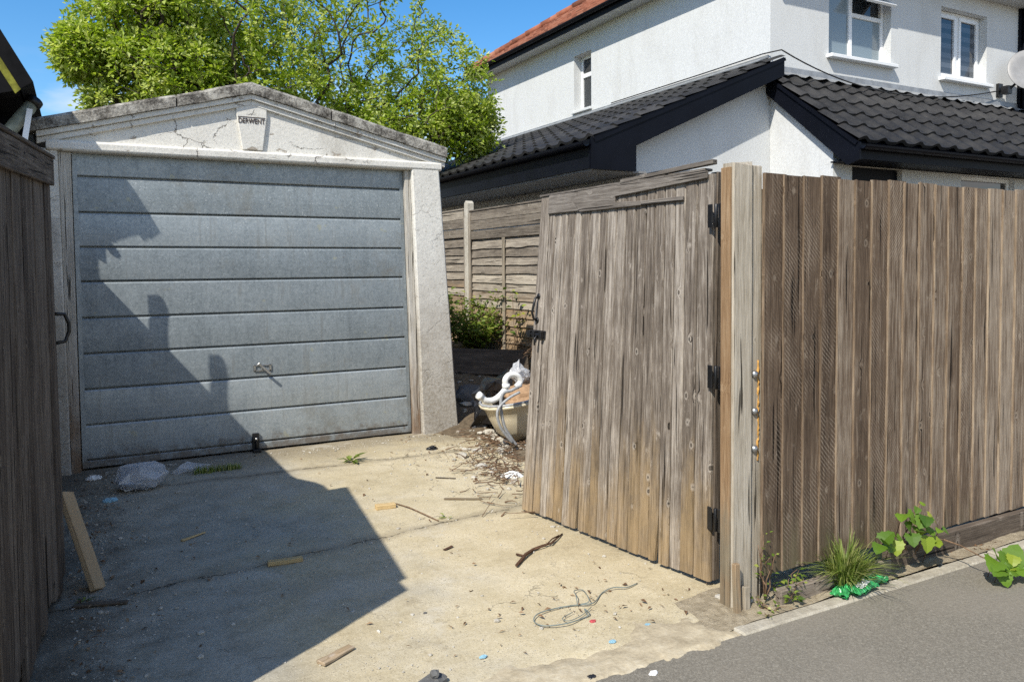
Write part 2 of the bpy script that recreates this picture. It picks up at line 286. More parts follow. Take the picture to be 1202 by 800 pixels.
M['steel'] = simple('dull_steel', (.42, .42, .41), .35, .9)
M['fascia'] = simple('black_upvc_fascia', (.004, .005, .009), .5, 0, .12, 3)
M['upvc'] = simple('white_upvc', (.78, .79, .80), .3, 0, .5, 5, .04)
M['soffit'] = simple('grey_white_soffit', (.55, .55, .54), .6, 0, .3, 6, .06)
def tile_mat():
    s = NB('dark_concrete_tile'); p = s.pos(); rn = s.attr('rnd').outputs['Fac']; n = s.noise(p, 4, 6, .75); n2 = s.noise(p, 40, 4, .7)
    col = s.ramp(s.math('ADD', s.math('MULTIPLY', n, .8), s.math('MULTIPLY', rn, .2)), [(.35, (.018, .0175, .0175)), (.58, (.036, .035, .035)), (.8, (.062, .06, .057))])
    col = s.mix(s.math('MULTIPLY', s.rng(s.noise(p, 17, 5, .75), .64, .70), .5), col, (.12, .12, .10))
    return s.fin(col, s.rng(n, .3, .7, .48, .72), s.bump(n2, .3, .006), spec=.3)
M['soffit_grey'] = simple('dark_grey_soffit_board', (.24, .24, .24), .7, 0, .2, 6, .1)  # plain darker grey for the side lean-to soffit
M['darktile'] = tile_mat()
def redtile():
    s = NB('red_clay_tile'); p = s.pos(); n = s.noise(p, 5, 5, .7); b = s.voro(s.vscale(p, (3.0, 6.0, 3.0)), 1.0, 'F1', 'Color', .4)
    col = s.ramp(s.math('ADD', s.math('MULTIPLY', n, .6), s.math('MULTIPLY', b, .5)), [(.3, (.13, .05, .03)), (.55, (.29, .105, .06)), (.8, (.36, .17, .11))])
    return s.fin(col, .85, s.bump(n, .3, .01))
M['redtile'] = redtile()
M['lead'] = simple('grey_lead_flashing', (.27, .28, .29), .45, .3, .4, 8, .2)
def glass(name, col, rough=.03):
    s = NB(name); return s.fin(col, rough, None, 0, 1.0)
M['glass_dark'] = glass('dark_window_glass', (.012, .016, .02))
M['glass_frost'] = glass('frosted_window_glass', (.20, .25, .28), .12)
def blind():
    s = NB('striped_window_blind'); sp = s.n('ShaderNodeSeparateXYZ'); s.l(s.pos(), sp.inputs[0])
    k = s.math('FRACT', s.math('MULTIPLY', sp.outputs[2], 6.5)); c = s.mix(s.rng(k, .45, .55), (.035, .045, .06), (.085, .10, .125))
    return s.fin(c, .06, spec=.9)
M['blind'] = blind()
M['dish'] = simple('pale_grey_dish_enamel', (.25, .25, .255), .45, 0, .4, 12, .08)
M['cable'] = simple('black_cable_sheath', (.02, .02, .02), .6)
M['green_plastic'] = simple('green_plastic_film', (.045, .33, .10), .28, 0, .5, 24, .55, .5)
M['white_plastic'] = simple('white_plastic', (.78, .78, .76), .3, 0, .5)
M['cream'] = simple('cream_glazed_ceramic', (.66, .59, .44), .22, 0, .5, 8, .1)
M['cardboard'] = simple('brown_cardboard', (.34, .22, .13), .85, 0, .2)
M['blackbag'] = simple('black_polythene', (.012, .012, .014), .28, 0, .6, 25, .3, .8)
M['greyhose'] = simple('grey_plastic_hose', (.32, .33, .34), .4)
M['bluelitter'] = simple('pale_blue_plastic', (.24, .42, .52), .4)
M['redlitter'] = simple('faded_red_plastic', (.45, .07, .08), .5)
M['wire'] = simple('grey_blue_wire', (.16, .19, .18), .6)
M['foam'] = simple('tan_expanding_foam', (.50, .27, .07), .7, 0, .2, 60, .4, .6)
M['neighbour'] = simple('dark_tarred_boards', (.009, .009, .010), .85, 0, .08, 8, .3)
M['greenfascia'] = simple('mossy_yellow_green_fascia', (.19, .19, .03), .8, 0, .2, 20, .4)
M['pipe'] = simple('grey_green_painted_pipe', (.23, .24, .18), .55, .1, .4, 18, .25)
M['bark'] = rough_stuff('tree_bark', (.035, .028, .022), (.075, .06, .047), (.13, .11, .09), 30)
M['twig'] = simple('dry_brown_twig', (.17, .11, .07), .9, 0, .1, 40, .4)
M['letter'] = simple('brown_lettering', (.055, .035, .028), .8)
def clearbag():
    s = NB('thin_translucent_polythene'); p = s.pos(); n = s.noise(p, 22, 5, .7)
    s.fin(s.mix(s.rng(n, .35, .65), (.55, .57, .60), (.85, .86, .88)), .16, s.bump(n, .35, .006), spec=.8)
    tr = s.n('ShaderNodeBsdfTransparent'); tl = s.n('ShaderNodeBsdfTranslucent'); tl.inputs[0].default_value = (.8, .82, .85, 1)
    m1 = s.n('ShaderNodeMixShader'); m1.inputs[0].default_value = .35; s.l(s.b.outputs[0], m1.inputs[1]); s.l(tl.outputs[0], m1.inputs[2])
    m2 = s.n('ShaderNodeMixShader'); s.l(s.rng(n, .35, .68, .30, .50), m2.inputs[0]); s.l(m1.outputs[0], m2.inputs[1]); s.l(tr.outputs[0], m2.inputs[2]); s.l(m2.outputs[0], s.o.inputs[0])
    return s.m
M['clearbag'] = clearbag()
def leafmat(name, a, b, c, trans=.45, spec=.35):
    s = NB(name); rn = s.attr('rnd').outputs['Fac']
    col = s.ramp(rn, [(0, a), (.55, b), (1, c)])
    s.fin(col, .45, None, 0, spec)
    tr = s.n('ShaderNodeBsdfTranslucent'); s.l(s.mix(1.0, col, (1.0, 1.0, .45), 'MULTIPLY'), tr.inputs[0])
    ms = s.n('ShaderNodeMixShader'); ms.inputs[0].default_value = trans; s.l(s.b.outputs[0], ms.inputs[1]); s.l(tr.outputs[0], ms.inputs[2]); s.l(ms.outputs[0], s.o.inputs[0])
    return s.m
M['leaf'] = leafmat('spring_tree_leaf', (.14, .23, .018), (.35, .48, .035), (.64, .70, .28), .5)
M['bramble'] = leafmat('bramble_leaf', (.07, .15, .02), (.17, .30, .03), (.42, .46, .05))
M['grass'] = leafmat('grass_blade', (.10, .15, .03), (.22, .30, .06), (.52, .52, .22), .4)
M['bush'] = leafmat('bush_leaf', (.06, .11, .015), (.17, .26, .035), (.38, .42, .09))
M['deadleaf'] = leafmat('dead_leaf', (.08, .045, .025), (.20, .12, .07), (.36, .26, .16), .1, .1)

# ------------------------------------------------------------------ mesh builder and object helpers
ORIG = {}
col0 = scene.collection
def tag(o, label, cat, group=None):
    o['label'] = label; o['category'] = cat
    if group: o['group'] = group
    return o
def thing(name, label, cat, loc=(0, 0, 0), group=None):
    o = bpy.data.objects.new(name, None); col0.objects.link(o); o.location = loc; o.empty_display_size = .1
    ORIG[o.name] = Vector(loc); return tag(o, label, cat, group)

class MB:
    def __init__(s): s.v = []; s.f = []; s.wc = []; s.rn = []; s.smooth = []
    def add(s, vs, fs, wcs=None, rnd=None, smooth=False):
        b = len(s.v); r = random.random() if rnd is None else rnd
        s.v += [Vector(v) for v in vs]; s.wc += [Vector(w) for w in (wcs or vs)]; s.rn += [r]*len(vs)
        for f in fs: s.f.append([b+i for i in f]); s.smooth.append(smooth)
        return s
    def box(s, lo, hi, axis=None, rnd=None, rot=None, piv=None):
        lo = Vector(lo); hi = Vector(hi); c = (lo+hi)/2; d = hi-lo
        if axis is None: axis = max(range(3), key=lambda k: d[k])
        o = {0: (1, 2, 0), 1: (0, 2, 1), 2: (0, 1, 2)}[axis]
        vs = []; ws = []
        for k in range(8):
            q = Vector((hi.x if k & 1 else lo.x, hi.y if k & 2 else lo.y, hi.z if k & 4 else lo.z))
            l = q-c; ws.append((l[o[0]], l[o[1]], l[o[2]]))
            if rot is not None: q = (rot @ (q-(piv or c))) + (piv or c)
            vs.append(q)
        return s.add(vs, [(0, 2, 3, 1), (4, 5, 7, 6), (0, 1, 5, 4), (2, 6, 7, 3), (0, 4, 6, 2), (1, 3, 7, 5)], ws, rnd)
    def beam(s, a, b, w, t, up=(0, 0, 1), segs=1, rnd=None, jit=0, taper=1.0):
        # a board from a to b: w across, t thick along 'up'
        a = Vector(a); b = Vector(b); d = (b-a); L = d.length; d.normalize(); u = Vector(up); x = d.cross(u).normalized(); u = x.cross(d)
        vs = []; ws = []; fs = []
        for i in range(segs+1):
            k = i/segs; c = a+(b-a)*k + (x*random.uniform(-jit, jit)+u*random.uniform(-jit, jit) if 0 < i < segs else Vector()); q = 1+(taper-1)*k
            for sx_, su in ((-1, -1), (1, -1), (1, 1), (-1, 1)):
                vs.append(c+x*sx_*w/2*q+u*su*t/2*q); ws.append((sx_*w/2, su*t/2, k*L))
        for i in range(segs):
            for j in range(4): p = i*4; fs.append((p+j, p+(j+1) % 4, p+4+(j+1) % 4, p+4+j))
        fs += [(3, 2, 1, 0), tuple(segs*4+j for j in range(4))]
        return s.add(vs, fs, ws, rnd)
    def prism(s, poly, d, rnd=None, smooth=False):
        # poly: list of 3d points, extruded by vector d
        n = len(poly); P = [Vector(p) for p in poly]; d = Vector(d)
        vs = P+[p+d for p in P]; fs = [tuple(range(n))[::-1], tuple(range(n, 2*n))]+[(i, (i+1) % n, n+(i+1) % n, n+i) for i in range(n)]
        return s.add(vs, fs, None, rnd)
    def tube(s, pts, r, n=8, rnd=None, caps=True, r2=None):
        P = [Vector(p) for p in pts]; vs = []; fs = []; prev = None
        rr = r if isinstance(r, (list, tuple)) else [r+((r2 if r2 is not None else r)-r)*i/max(1, len(P)-1) for i in range(len(P))]
        for i, p in enumerate(P):
            t = (P[min(i+1, len(P)-1)]-P[max(i-1, 0)]).normalized()
            if prev is None: x = t.orthogonal().normalized()
            else:
                x = prev-t*prev.dot(t); x = x.normalized() if x.length > 1e-6 else t.orthogonal().normalized()
            prev = x; y = t.cross(x)
            for k in range(n): a = 2*math.pi*k/n; vs.append(p+(x*math.cos(a)+y*math.sin(a))*rr[i])
        for i in range(len(P)-1):
            for k in range(n): fs.append((i*n+k, i*n+(k+1) % n, (i+1)*n+(k+1) % n, (i+1)*n+k))
        if caps: fs += [tuple(range(n))[::-1], tuple((len(P)-1)*n+k for k in range(n))]
        return s.add(vs, fs, None, rnd, True)
    def lathe(s, prof, c, n=24, sx=1, sy=1, rot=None, rnd=None):
        vs = []; fs = []; c = Vector(c)
        for (r_, z) in prof:
            for k in range(n):
                a = 2*math.pi*k/n; q = Vector((r_*math.cos(a)*sx, r_*math.sin(a)*sy, z))
                vs.append(c+(rot @ q if rot is not None else q))
        for i in range(len(prof)-1):
            for k in range(n): fs.append((i*n+k, i*n+(k+1) % n, (i+1)*n+(k+1) % n, (i+1)*n+k))
        return s.add(vs, fs, None, rnd, True)
    def rock(s, c, r, sq=(1, 1, .7), n=2, rough=.35):
        import bmesh
        bm = bmesh.new(); bmesh.ops.create_icosphere(bm, subdivisions=n, radius=1.0); o = Vector((random.uniform(0, 50), random.uniform(0, 50), 0)); c = Vector(c)
        vs = [c+Vector((v.co.x*sq[0], v.co.y*sq[1], v.co.z*sq[2]))*r*(1+rough*mnoise.noise(v.co*1.7+o)+rough*.4*mnoise.noise(v.co*4+o)) for v in bm.verts]
        bm.verts.index_update(); fs = [[v.index for v in f.verts] for f in bm.faces]; bm.free()
        return s.add(vs, fs, None, None, False)
    def leaf(s, c, d, nrm, L, W, rnd=None, fold=.25, curl=.2):
        d = Vector(d).normalized(); nrm = Vector(nrm); x = d.cross(nrm)
        if x.length < 1e-4: x = d.orthogonal()
        x.normalize(); nn = x.cross(d); c = Vector(c)
        vs = [c, c+d*L*.45+x*W/2+nn*fold*W*.5, c+d*L-nn*L*curl, c+d*L*.45-x*W/2+nn*fold*W*.5, c+d*L*.5-nn*L*curl*.2]
        return s.add(vs, [(0, 1, 4), (1, 2, 4), (2, 3, 4), (3, 0, 4)], None, rnd)
    def leaf2(s, c, d, nrm, L, W, rnd=None):
        d = Vector(d).normalized(); x = d.cross(Vector(nrm))
        if x.length < 1e-4: x = d.orthogonal()
        x.normalize(); nn = x.cross(d); c = Vector(c)
        return s.add([c, c+d*L*.45+x*W/2+nn*W*.14, c+d*L-nn*L*.15, c+d*L*.45-x*W/2+nn*W*.14], [(0, 1, 2), (0, 2, 3)], None, rnd)
    def map(s, fn): s.v = [fn(v) for v in s.v]; return s
    def build(s, name, mat, parent=None, origin=None, bevel=0, kind=None, mats=None, midx=None):
        me = bpy.data.meshes.new(name)
        if parent is not None: og = ORIG[parent.name]
        else: og = Vector(origin) if origin is not None else Vector((0, 0, 0))
        me.from_pydata([v-og for v in s.v], [], s.f); me.validate(clean_customdata=False)
        a = me.attributes.new('wc', 'FLOAT_VECTOR', 'POINT'); a.data.foreach_set('vector', [c for w in s.wc for c in w])
        a = me.attributes.new('rnd', 'FLOAT', 'POINT'); a.data.foreach_set('value', s.rn)
        if len(me.polygons) == len(s.smooth): me.polygons.foreach_set('use_smooth', s.smooth)
        me.materials.append(M[mat] if isinstance(mat, str) else mat); me.update()
        o = bpy.data.objects.new(name, me); col0.objects.link(o)
        if parent is not None: o.parent = parent
        else: o.location = og
        ORIG[o.name] = og
        if bevel:
            b = o.modifiers.new('bevel', 'BEVEL'); b.width = bevel; b.segments = 1; b.limit_method = 'ANGLE'; b.angle_limit = R(40)
        if kind: o['kind'] = kind
        return o

def grid(mb, x0, x1, y0, y1, nx, ny, zf):
    vs = [(x0+(x1-x0)*i/nx, y0+(y1-y0)*j/ny, 0) for j in range(ny+1) for i in range(nx+1)]
    vs = [(x, y, zf(x, y)) for x, y, _ in vs]
    fs = [(j*(nx+1)+i, j*(nx+1)+i+1, (j+1)*(nx+1)+i+1, (j+1)*(nx+1)+i) for j in range(ny) for i in range(nx)]
    return mb.add(vs, fs, None, .5, True)
def fbm(x, y, s, o=0): return mnoise.fractal(Vector((x*s, y*s, o)), .9, 2, 4)

# ------------------------------------------------------------------ setting: ground, drive, pavement
grid(MB(), -60, 80, -40, 100, 4, 4, lambda x, y: -.06).build('ground', 'soil', kind='structure')
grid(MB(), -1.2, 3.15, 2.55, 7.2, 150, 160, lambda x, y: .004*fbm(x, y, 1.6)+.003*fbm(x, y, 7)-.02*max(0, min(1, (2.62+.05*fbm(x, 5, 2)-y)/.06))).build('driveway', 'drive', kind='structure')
grid(MB(), -12, 30, -6, 2.418, 60, 20, lambda x, y: -.002+.002*fbm(x, y, 2)).build('pavement', 'asphalt', kind='structure')
def soilz(x, y):
    e = max(0, min(1, (x-2.28)/.35)); return (.006+.012*fbm(x, y, 5)+.016*max(0, fbm(x, y, 2.2)))*e-.012*(1-e)
grid(MB(), 2.28, 12, 2.465, 2.80, 160, 10, lambda x, y: soilz(x, y)+.008).build('soil_strip', 'grit', kind='structure')
def bankz(x, y):
    r = max(0, min(1, (y-6.25)/2.6)); r = r*r*(3-2*r); e = max(0, min(1, (x-2.75)/.5))
    return -.03+e*(.035+.55*r)+.03*fbm(x, y, 2.4)*e+.012*fbm(x, y, 9)*e
grid(MB(), 2.75, 4.6, 4.6, 12, 46, 120, bankz).build('soil_bank', 'soil', kind='structure')
# concrete edging stones along the pavement
ed = MB(); x = -4.0
while x < 12:
    L = .915; dz = random.uniform(-.004, .004)
    if x > 2.2: ed.box((x, 2.408+random.uniform(-.004, .004), -.08), (x+L-.010, 2.478, .009+dz))
    x += L
ed.build('edging_strip', 'kerb', kind='structure', bevel=.008)
rp = MB()
grid(rp, -4, 2.50, 2.36, 2.74, 420, 44, lambda x, y: .005+.005*fbm(x, y, 3)+.003*fbm(x, y, 11)-.014*max(0, (y-2.59+.10*fbm(x, 3, 2.5)+.05*fbm(x, y, 9))/.10)-.012*max(0, (2.425+.02*fbm(x, 1, 1.7)+.045*fbm(x, y, 14)-y)/.03)-.02*max(0, (x-2.33+.12*fbm(y, 1, 6))/.1))
rp.build('crossing_strip', 'strip', kind='structure')

# ------------------------------------------------------------------ concrete garage
GX0, GX1, GY = -.25, 3.02, 6.88
g = thing('garage', 'white painted concrete garage with low gable and grey steel up-and-over door', 'garage', (1.38, 6.94, 0))
ZL, ZA = 2.56, 2.98          # underside of coping at the eaves and at the apex
XA = 1.285
def soff(x): return ZA-(ZA-ZL)*(abs(x-XA)/((XA+.27) if x < XA else (3.02-XA)))
# gable wall behind mouldings
pm = MB(); n = 24
for a, b in ((GX0, XA), (XA, 3.0)):
    pm.prism([(a, 6.89, 2.53), (b, 6.89, 2.53), (b, 6.89, soff(b)), (a, 6.89, soff(a))], (0, .12, 0))
pm.build('gable_wall', 'pediment', g)
lt = MB(); lt.prism([(-.20, 6.845, 2.47), (-.20, 6.86, 2.455), (-.20, 6.99, 2.45), (-.20, 6.99, 2.535), (-.20, 6.865, 2.535), (-.20, 6.845, 2.52)], (3.19, 0, .0))
lt.build('lintel', 'pediment', g, bevel=.004)
# cornice moulding under the coping (two slim courses) and coping slabs
def slope_bar(mb, xa, xb, y0, y1, lo, hi):
    mb.prism([(xa, y0, soff(xa)+lo), (xb, y0, soff(xb)+lo), (xb, y0, soff(xb)+hi), (xa, y0, soff(xa)+hi)], (0, y1-y0, 0))
cn = MB()
for xa, xb in ((-.26, XA), (XA, 3.03)): slope_bar(cn, xa, xb, 6.862, 6.91, -.065, -.022); slope_bar(cn, xa, xb, 6.838, 6.985, -.02, .0235)
cn.build('cornice', 'pediment', g, bevel=.004)
for xa, xb in ((-.31, .70), (.712, XA), (XA, 1.94), (1.953, 3.035)):
    cp = MB()
    ns = 14
    for y0, y1, lo, hi in ((6.815, 6.99, .024, .120),):
        P = []; Q = []
        vs = []; fs = []
        for i in range(ns+1):
            x = xa+(xb-xa)*i/ns; z = soff(x); j = lambda k: .006*mnoise.noise(Vector((x*5, k*3.1, 0)))
            vs += [(x, y0+j(1), z+lo+j(2)), (x, y1, z+lo), (x, y1, z+hi), (x, y0+.02+j(4), z+hi+j(3)), (x, y0+j(1), z+hi-.02+j(3))]
        for i in range(ns):
            for k in range(5): fs.append((i*5+k, i*5+(k+1) % 5, (i+1)*5+(k+1) % 5, (i+1)*5+k))
        fs += [(4, 3, 2, 1, 0), tuple(ns*5+k for k in range(5))]
        cp.add(vs, fs)
    cp.build('coping', 'coping', g)
# keystone plaque with the raised lettering
ks = MB(); yk = 6.866
kp = [(1.208, 2.545), (1.374, 2.545), (1.412, 2.83), (1.412, soff(1.412)-.02), (XA, soff(XA)-.02), (1.166, soff(1.166)-.02), (1.166, 2.83)]
ks.prism([(a, yk, b) for a, b in kp], (0, .06, 0)); kso = ks.build('keystone', 'pediment', g, bevel=.006)
def text_mesh(txt, size, width):
    c = bpy.data.curves.new('lettering', 'FONT'); c.body = txt; c.size = size; c.extrude = .003; c.align_x = 'CENTER'
    o = bpy.data.objects.new('lettering', c); col0.objects.link(o)
    bpy.context.view_layer.update()
    me = bpy.data.meshes.new_from_object(o.evaluated_get(bpy.context.evaluated_depsgraph_get())); bpy.data.objects.remove(o)
    w = max(v.co.x for v in me.vertices)-min(v.co.x for v in me.vertices)
    for v in me.vertices: v.co = Vector((v.co.x*width/w, -v.co.z, v.co.y))
    return me
lm = text_mesh('DERWENT', .06, .212); lm.materials.append(M['letter'])
lo_ = bpy.data.objects.new('lettering', lm); col0.objects.link(lo_); lo_.parent = kso
lo_.location = Vector((XA, yk-.001, 2.764))-ORIG[g.name]
lip = MB(); lip.box((1.176, yk-.003, 2.812), (1.395, yk+.002, 2.8175)); lip.build('letter_band', 'letter', kso)
# pillars
def pillar(x0t, x1t, x0b, x1b, y0, y1):
    mb = MB(); vs = []; fs = []; ns = 14
    for i in range(ns+1):
        k = i/ns; z = -.05+2.52*k; a = x0b+(x0t-x0b)*k; b = x1b+(x1t-x1b)*k; j = lambda q: .005*mnoise.noise(Vector((q*3, z*4, x0t)))
        vs += [(a+j(1), y0+j(2), z), (b+j(3), y0+j(2), z), (b+j(3), y1, z), (a, y1, z)]
    for i in range(ns):
        for q in range(4): fs.append((i*4+q, i*4+(q+1) % 4, (i+1)*4+(q+1) % 4, (i+1)*4+q))
    fs += [(3, 2, 1, 0), tuple(ns*4+q for q in range(4))]
    return mb.add(vs, fs)
pillar(-.27, -.125, -.27, -.10, 6.87, 7.02).build('pillar', 'pillar', g, bevel=.01)
pillar(2.695, 2.965, 2.775, 3.14, 6.85, 7.02).build('pillar', 'pillar', g, bevel=.012)
# timber frame
for (a, b, c, d) in ((-.125, -.04, -.10, -.035), (2.640, 2.693, 2.700, 2.772)):
    fr = MB(); vs = [(c, 6.90, -.01), (d, 6.90, -.01), (d, 6.98, -.01), (c, 6.98, -.01), (a, 6.90, 2.452), (b, 6.90, 2.452), (b, 6.98, 2.452), (a, 6.98, 2.452)]
    fr.add(vs, [(3, 2, 1, 0), (4, 5, 6, 7), (0, 1, 5, 4), (1, 2, 6, 5), (2, 3, 7, 6), (3, 0, 4, 7)], [(v[0], v[1], v[2]) for v in vs])
    fr.box((min(a, c)+.01, 6.985, 0), (max(b, d)+.03 if a < 1 else max(b, d)-.01, 7.018, 2.45)) if a < 1 else fr.box((a-.04, 6.985, 0), (d-.01, 7.018, 2.45))
    fr.build('door_frame', 'timberframe', g, bevel=.004)
# body of the garage behind
sw = MB(); sw.box((-.25, 7.021, 0), (-.17, 12, 2.24)); sw.box((2.92, 7.021, 0), (3.0, 12, 2.24)); sw.prism([(-.17, 11.9, 0), (2.92, 11.9, 0), (2.92, 11.9, 2.24), (XA, 11.9, 2.97), (-.17, 11.9, 2.24)], (0, .1, 0)); sw.build('side_wall', 'pillar', g)
rf = MB(); nn_ = 96
for sgn, xe in ((-1, -.30), (1, 3.05)):
    vs = []; fs = []
    for j in range(nn_+1):
        y = 6.992+5.05*j/nn_; w = .02*math.sin(j*2*math.pi/4)
        vs += [(XA, y, ZA+.05+w), (xe, y, 2.24+w), (xe, y, 2.22+w), (XA, y, ZA+.03+w)]
    for j in range(nn_):
        for k in range(4): fs.append((j*4+k, j*4+(k+1) % 4, j*4+4+(k+1) % 4, j*4+4+k))
    rf.add(vs, fs, None, .5, True)
rf.build('roof', 'roofsheet', g)
# up-and-over door: racked a little, nine pressed panels
zs = [2.46, 2.275, 2.0, 1.733, 1.467, 1.186, .909, .631, .353, .078, .02]
def dl(z): return -.034+.009*(1-z/2.43)
def dr(z): return 2.636+.055*(1-z/2.43)
dm = MB(); NX = 24; random.seed(17)
for i in range(len(zs)-1):
    za, zb = zs[i]-(.004 if i else 0), zs[i+1]; bow = random.uniform(.002, .006); r_ = random.random()
    if i < len(zs)-2: rows = [(6.957, za), (6.949, za-.012)]+[(6.949-bow*math.sin(math.pi*k/5), za-.012+(zb+.016-za+.012)*k/5) for k in range(1, 5)]+[(6.949, zb+.016), (6.953, zb+.010), (6.990, zb+.009), (6.990, zb-.004), (6.957, zb-.004)]
    else: rows = [(6.957, za), (6.952, za-.006), (6.952, zb)]
    vs = []; fs = []
    for (y, z) in rows:
        for k in range(NX+1):
            t = k/NX; x = dl(z)+.03+(dr(z)-dl(z)-.06)*t; vs.append((x, y+.0035*mnoise.noise(Vector((x*1.6, z*2.2, 3)))+.0015*mnoise.noise(Vector((x*5, z*6, 1))), z))
    for j in range(len(rows)-1):
        for k in range(NX): fs.append((j*(NX+1)+k, j*(NX+1)+k+1, (j+1)*(NX+1)+k+1, (j+1)*(NX+1)+k))
    dm.add(vs, fs, None, r_, False)
for (f0, f1) in ((lambda z: dl(z), lambda z: dl(z)+.032), (lambda z: dr(z)-.032, lambda z: dr(z))):   # edge stiles
    z0, z1 = .02, 2.46
    vs = [(f0(z0), 6.946, z0), (f1(z0), 6.946, z0), (f1(z0), 6.98, z0), (f0(z0), 6.98, z0), (f0(z1), 6.946, z1), (f1(z1), 6.946, z1), (f1(z1), 6.98, z1), (f0(z1), 6.98, z1)]
    dm.add(vs, [(3, 2, 1, 0), (4, 5, 6, 7), (0, 1, 5, 4), (1, 2, 6, 5), (2, 3, 7, 6), (3, 0, 4, 7)])
door = dm.build('door', 'galv', g)
hb = MB(); hc = Vector((1.345, 6.948, .715))
hb.box(hc+Vector((-.07, -.012, -.028)), hc+Vector((.07, .004, -.016))); hb.box(hc+Vector((-.07, -.012, .016)), hc+Vector((.07, .004, .028)))
hb.box(hc+Vector((-.075, -.012, -.028)), hc+Vector((-.055, .004, .028))); hb.box(hc+Vector((.055, -.012, -.028)), hc+Vector((.075, .004, .028)))
hb.tube([hc+Vector((0, .01, 0)), hc+Vector((0, -.06, 0))], .011, 10)
hb.beam(hc+Vector((-.045, -.062, .045)), hc+Vector((.055, -.062, -.05)), .022, .014, (0, 1, 0)); hb.build('handle', 'steel', door, bevel=.003)
bo = MB(); b0 = Vector((1.275, 6.94, .0)); bo.box(b0+Vector((-.028, -.012, .02)), b0+Vector((.028, .008, .16)), 2); bo.tube([b0+Vector((0, -.022, .02)), b0+Vector((0, -.022, .13))], .011, 8)
bo.box(b0+Vector((-.026, -.034, .095)), b0+Vector((.026, -.012, .13))); bo.box(b0+Vector((-.03, -.06, -.002)), b0+Vector((.035, -.005, .03))); bo.build('floor_bolt', 'black', door, bevel=.003)
bs = MB(); bs.tube([b0+Vector((.0, -.03, .115)), b0+Vector((0, -.045, .115))], .012, 10); bs.build('padlock', 'steel', door)

# ------------------------------------------------------------------ gates
def warp_gate(B0, B1, T0, T1, H, Wd, thick_dir):
    B0, B1, T0, T1, td = map(Vector, (B0, B1, T0, T1, thick_dir))
    def fn(v):                       # v = (u along width, w thickness, height)
        a = v.x/Wd; b = v.z/H; p = (B0*(1-a)+B1*a)*(1-b)+(T0*(1-a)+T1*a)*b
        return p+td*v.y
    return fn
GW, GH = 1.52, 2.0
# right gate: u = 0 at the far (free) end, u = GW at the hinge; the street face is w = 0
fr_ = warp_gate((2.424, 4.354, 0), (2.615, 2.85, 0), (2.590, 4.354, 2.01), (2.640, 2.85, 2.012), GH, GW, (1, .13, 0))
rg = thing('wooden_gate', 'weathered grey plank gate with black bolt and pull handle, standing open by the tall post', 'gate', (2.60, 2.85, 0))
pb = MB(); u = .105
random.seed(21)
while u < GW-.02:
    w_ = random.uniform(.06, .092); e = min(GW-.002, u+w_)
    if GW-e < .04: e = GW-.002
    bot = random.uniform(.020, .032); big = random.random() < .2
    ns = 8; vs = []; ws = []; fs = []; r_ = random.random(); off = random.uniform(-.003, .003)
    broken = random.random() < .12
    for i in range(ns+1):
        z = bot+(1.975-bot)*i/ns
        x0 = u+.0022+random.uniform(0, .0015); x1 = e-.0022
        if broken and i == 0: x1 -= .022
        vs += [(x0, .012+off, z), (x0+.006, .004+off, z), (x1-.006, .004+off, z), (x1, .012+off, z), (x1, .028, z), (x0, .028, z)]
        ws += [(a-u-w_/2, b, c) for a, b, c in vs[-6:]]
    for i in range(ns):
        for k in range(6): fs.append((i*6+k, i*6+(k+1) % 6, (i+1)*6+(k+1) % 6, (i+1)*6+k))
    fs += [(5, 4, 3, 2, 1, 0), tuple(ns*6+k for k in range(6))]
    pb.add(vs, fs, ws, r_); u = e
pb.map(fr_).build('planks', 'gate', rg)
st = MB(); st.box((0, 0, .015), (.102, .05, 1.985), 2, .62); st.map(fr_); st.build('stile', 'gate', rg, bevel=.003)
st = MB(); st.box((GW-.045, .03, .03), (GW+.003, .075, 1.985), 2, .3); st.map(fr_); st.build('stile', 'gate_dark', rg, bevel=.003)
tr = MB(); tr.box((.104, -.012, 1.87), (.75, .003, 1.985), 0, .55)
tr.map(fr_); tr.build('top_rail', 'rot', rg, bevel=.004)
tr = MB()
tr.prism([(.42, -.014, 1.985), (.37, -.014, 1.93), (.45, -.014, 1.862), (1.0, -.014, 1.862), (1.0, -.014, 1.885), (.78, -.014, 1.895), (.78, -.014, 1.925), (GW-.03, -.014, 1.955), (GW-.03, -.014, 1.99), (.9, -.014, 1.99)], (0, .014, 0), .4)
tr.wc = [Vector((w.z, w.y, w.x)) for w in tr.wc]
tr.map(fr_); tr.build('top_rail', 'rot', rg, bevel=.003)
tr = MB(); tr.box((.80, -.010, 1.862), (1.32, .004, 1.885), 0, .7); tr.map(fr_); tr.build('split_batten', 'rot', rg, bevel=.002)
cpb = MB(); cpb.beam((-.01, .02, 1.992), (GW-.05, .02, 1.999), .06, .012, (0, 0, 1), 6, .5, .002); cpb.beam((.82, .005, 2.004), (GW+.01, .0, 2.028), .035, .022, (0, 0, 1), 4, .2, .003)
cpb.map(fr_); cpb.build('capping_strip', 'rot', rg, bevel=.002)
for z in (.25, 1.0, 1.75):
    lb = MB(); lb.box((.102, .03, z), (GW-.048, .07, z+.1), 0); lb.map(fr_); lb.build('ledge', 'gate_dark', rg, bevel=.003)
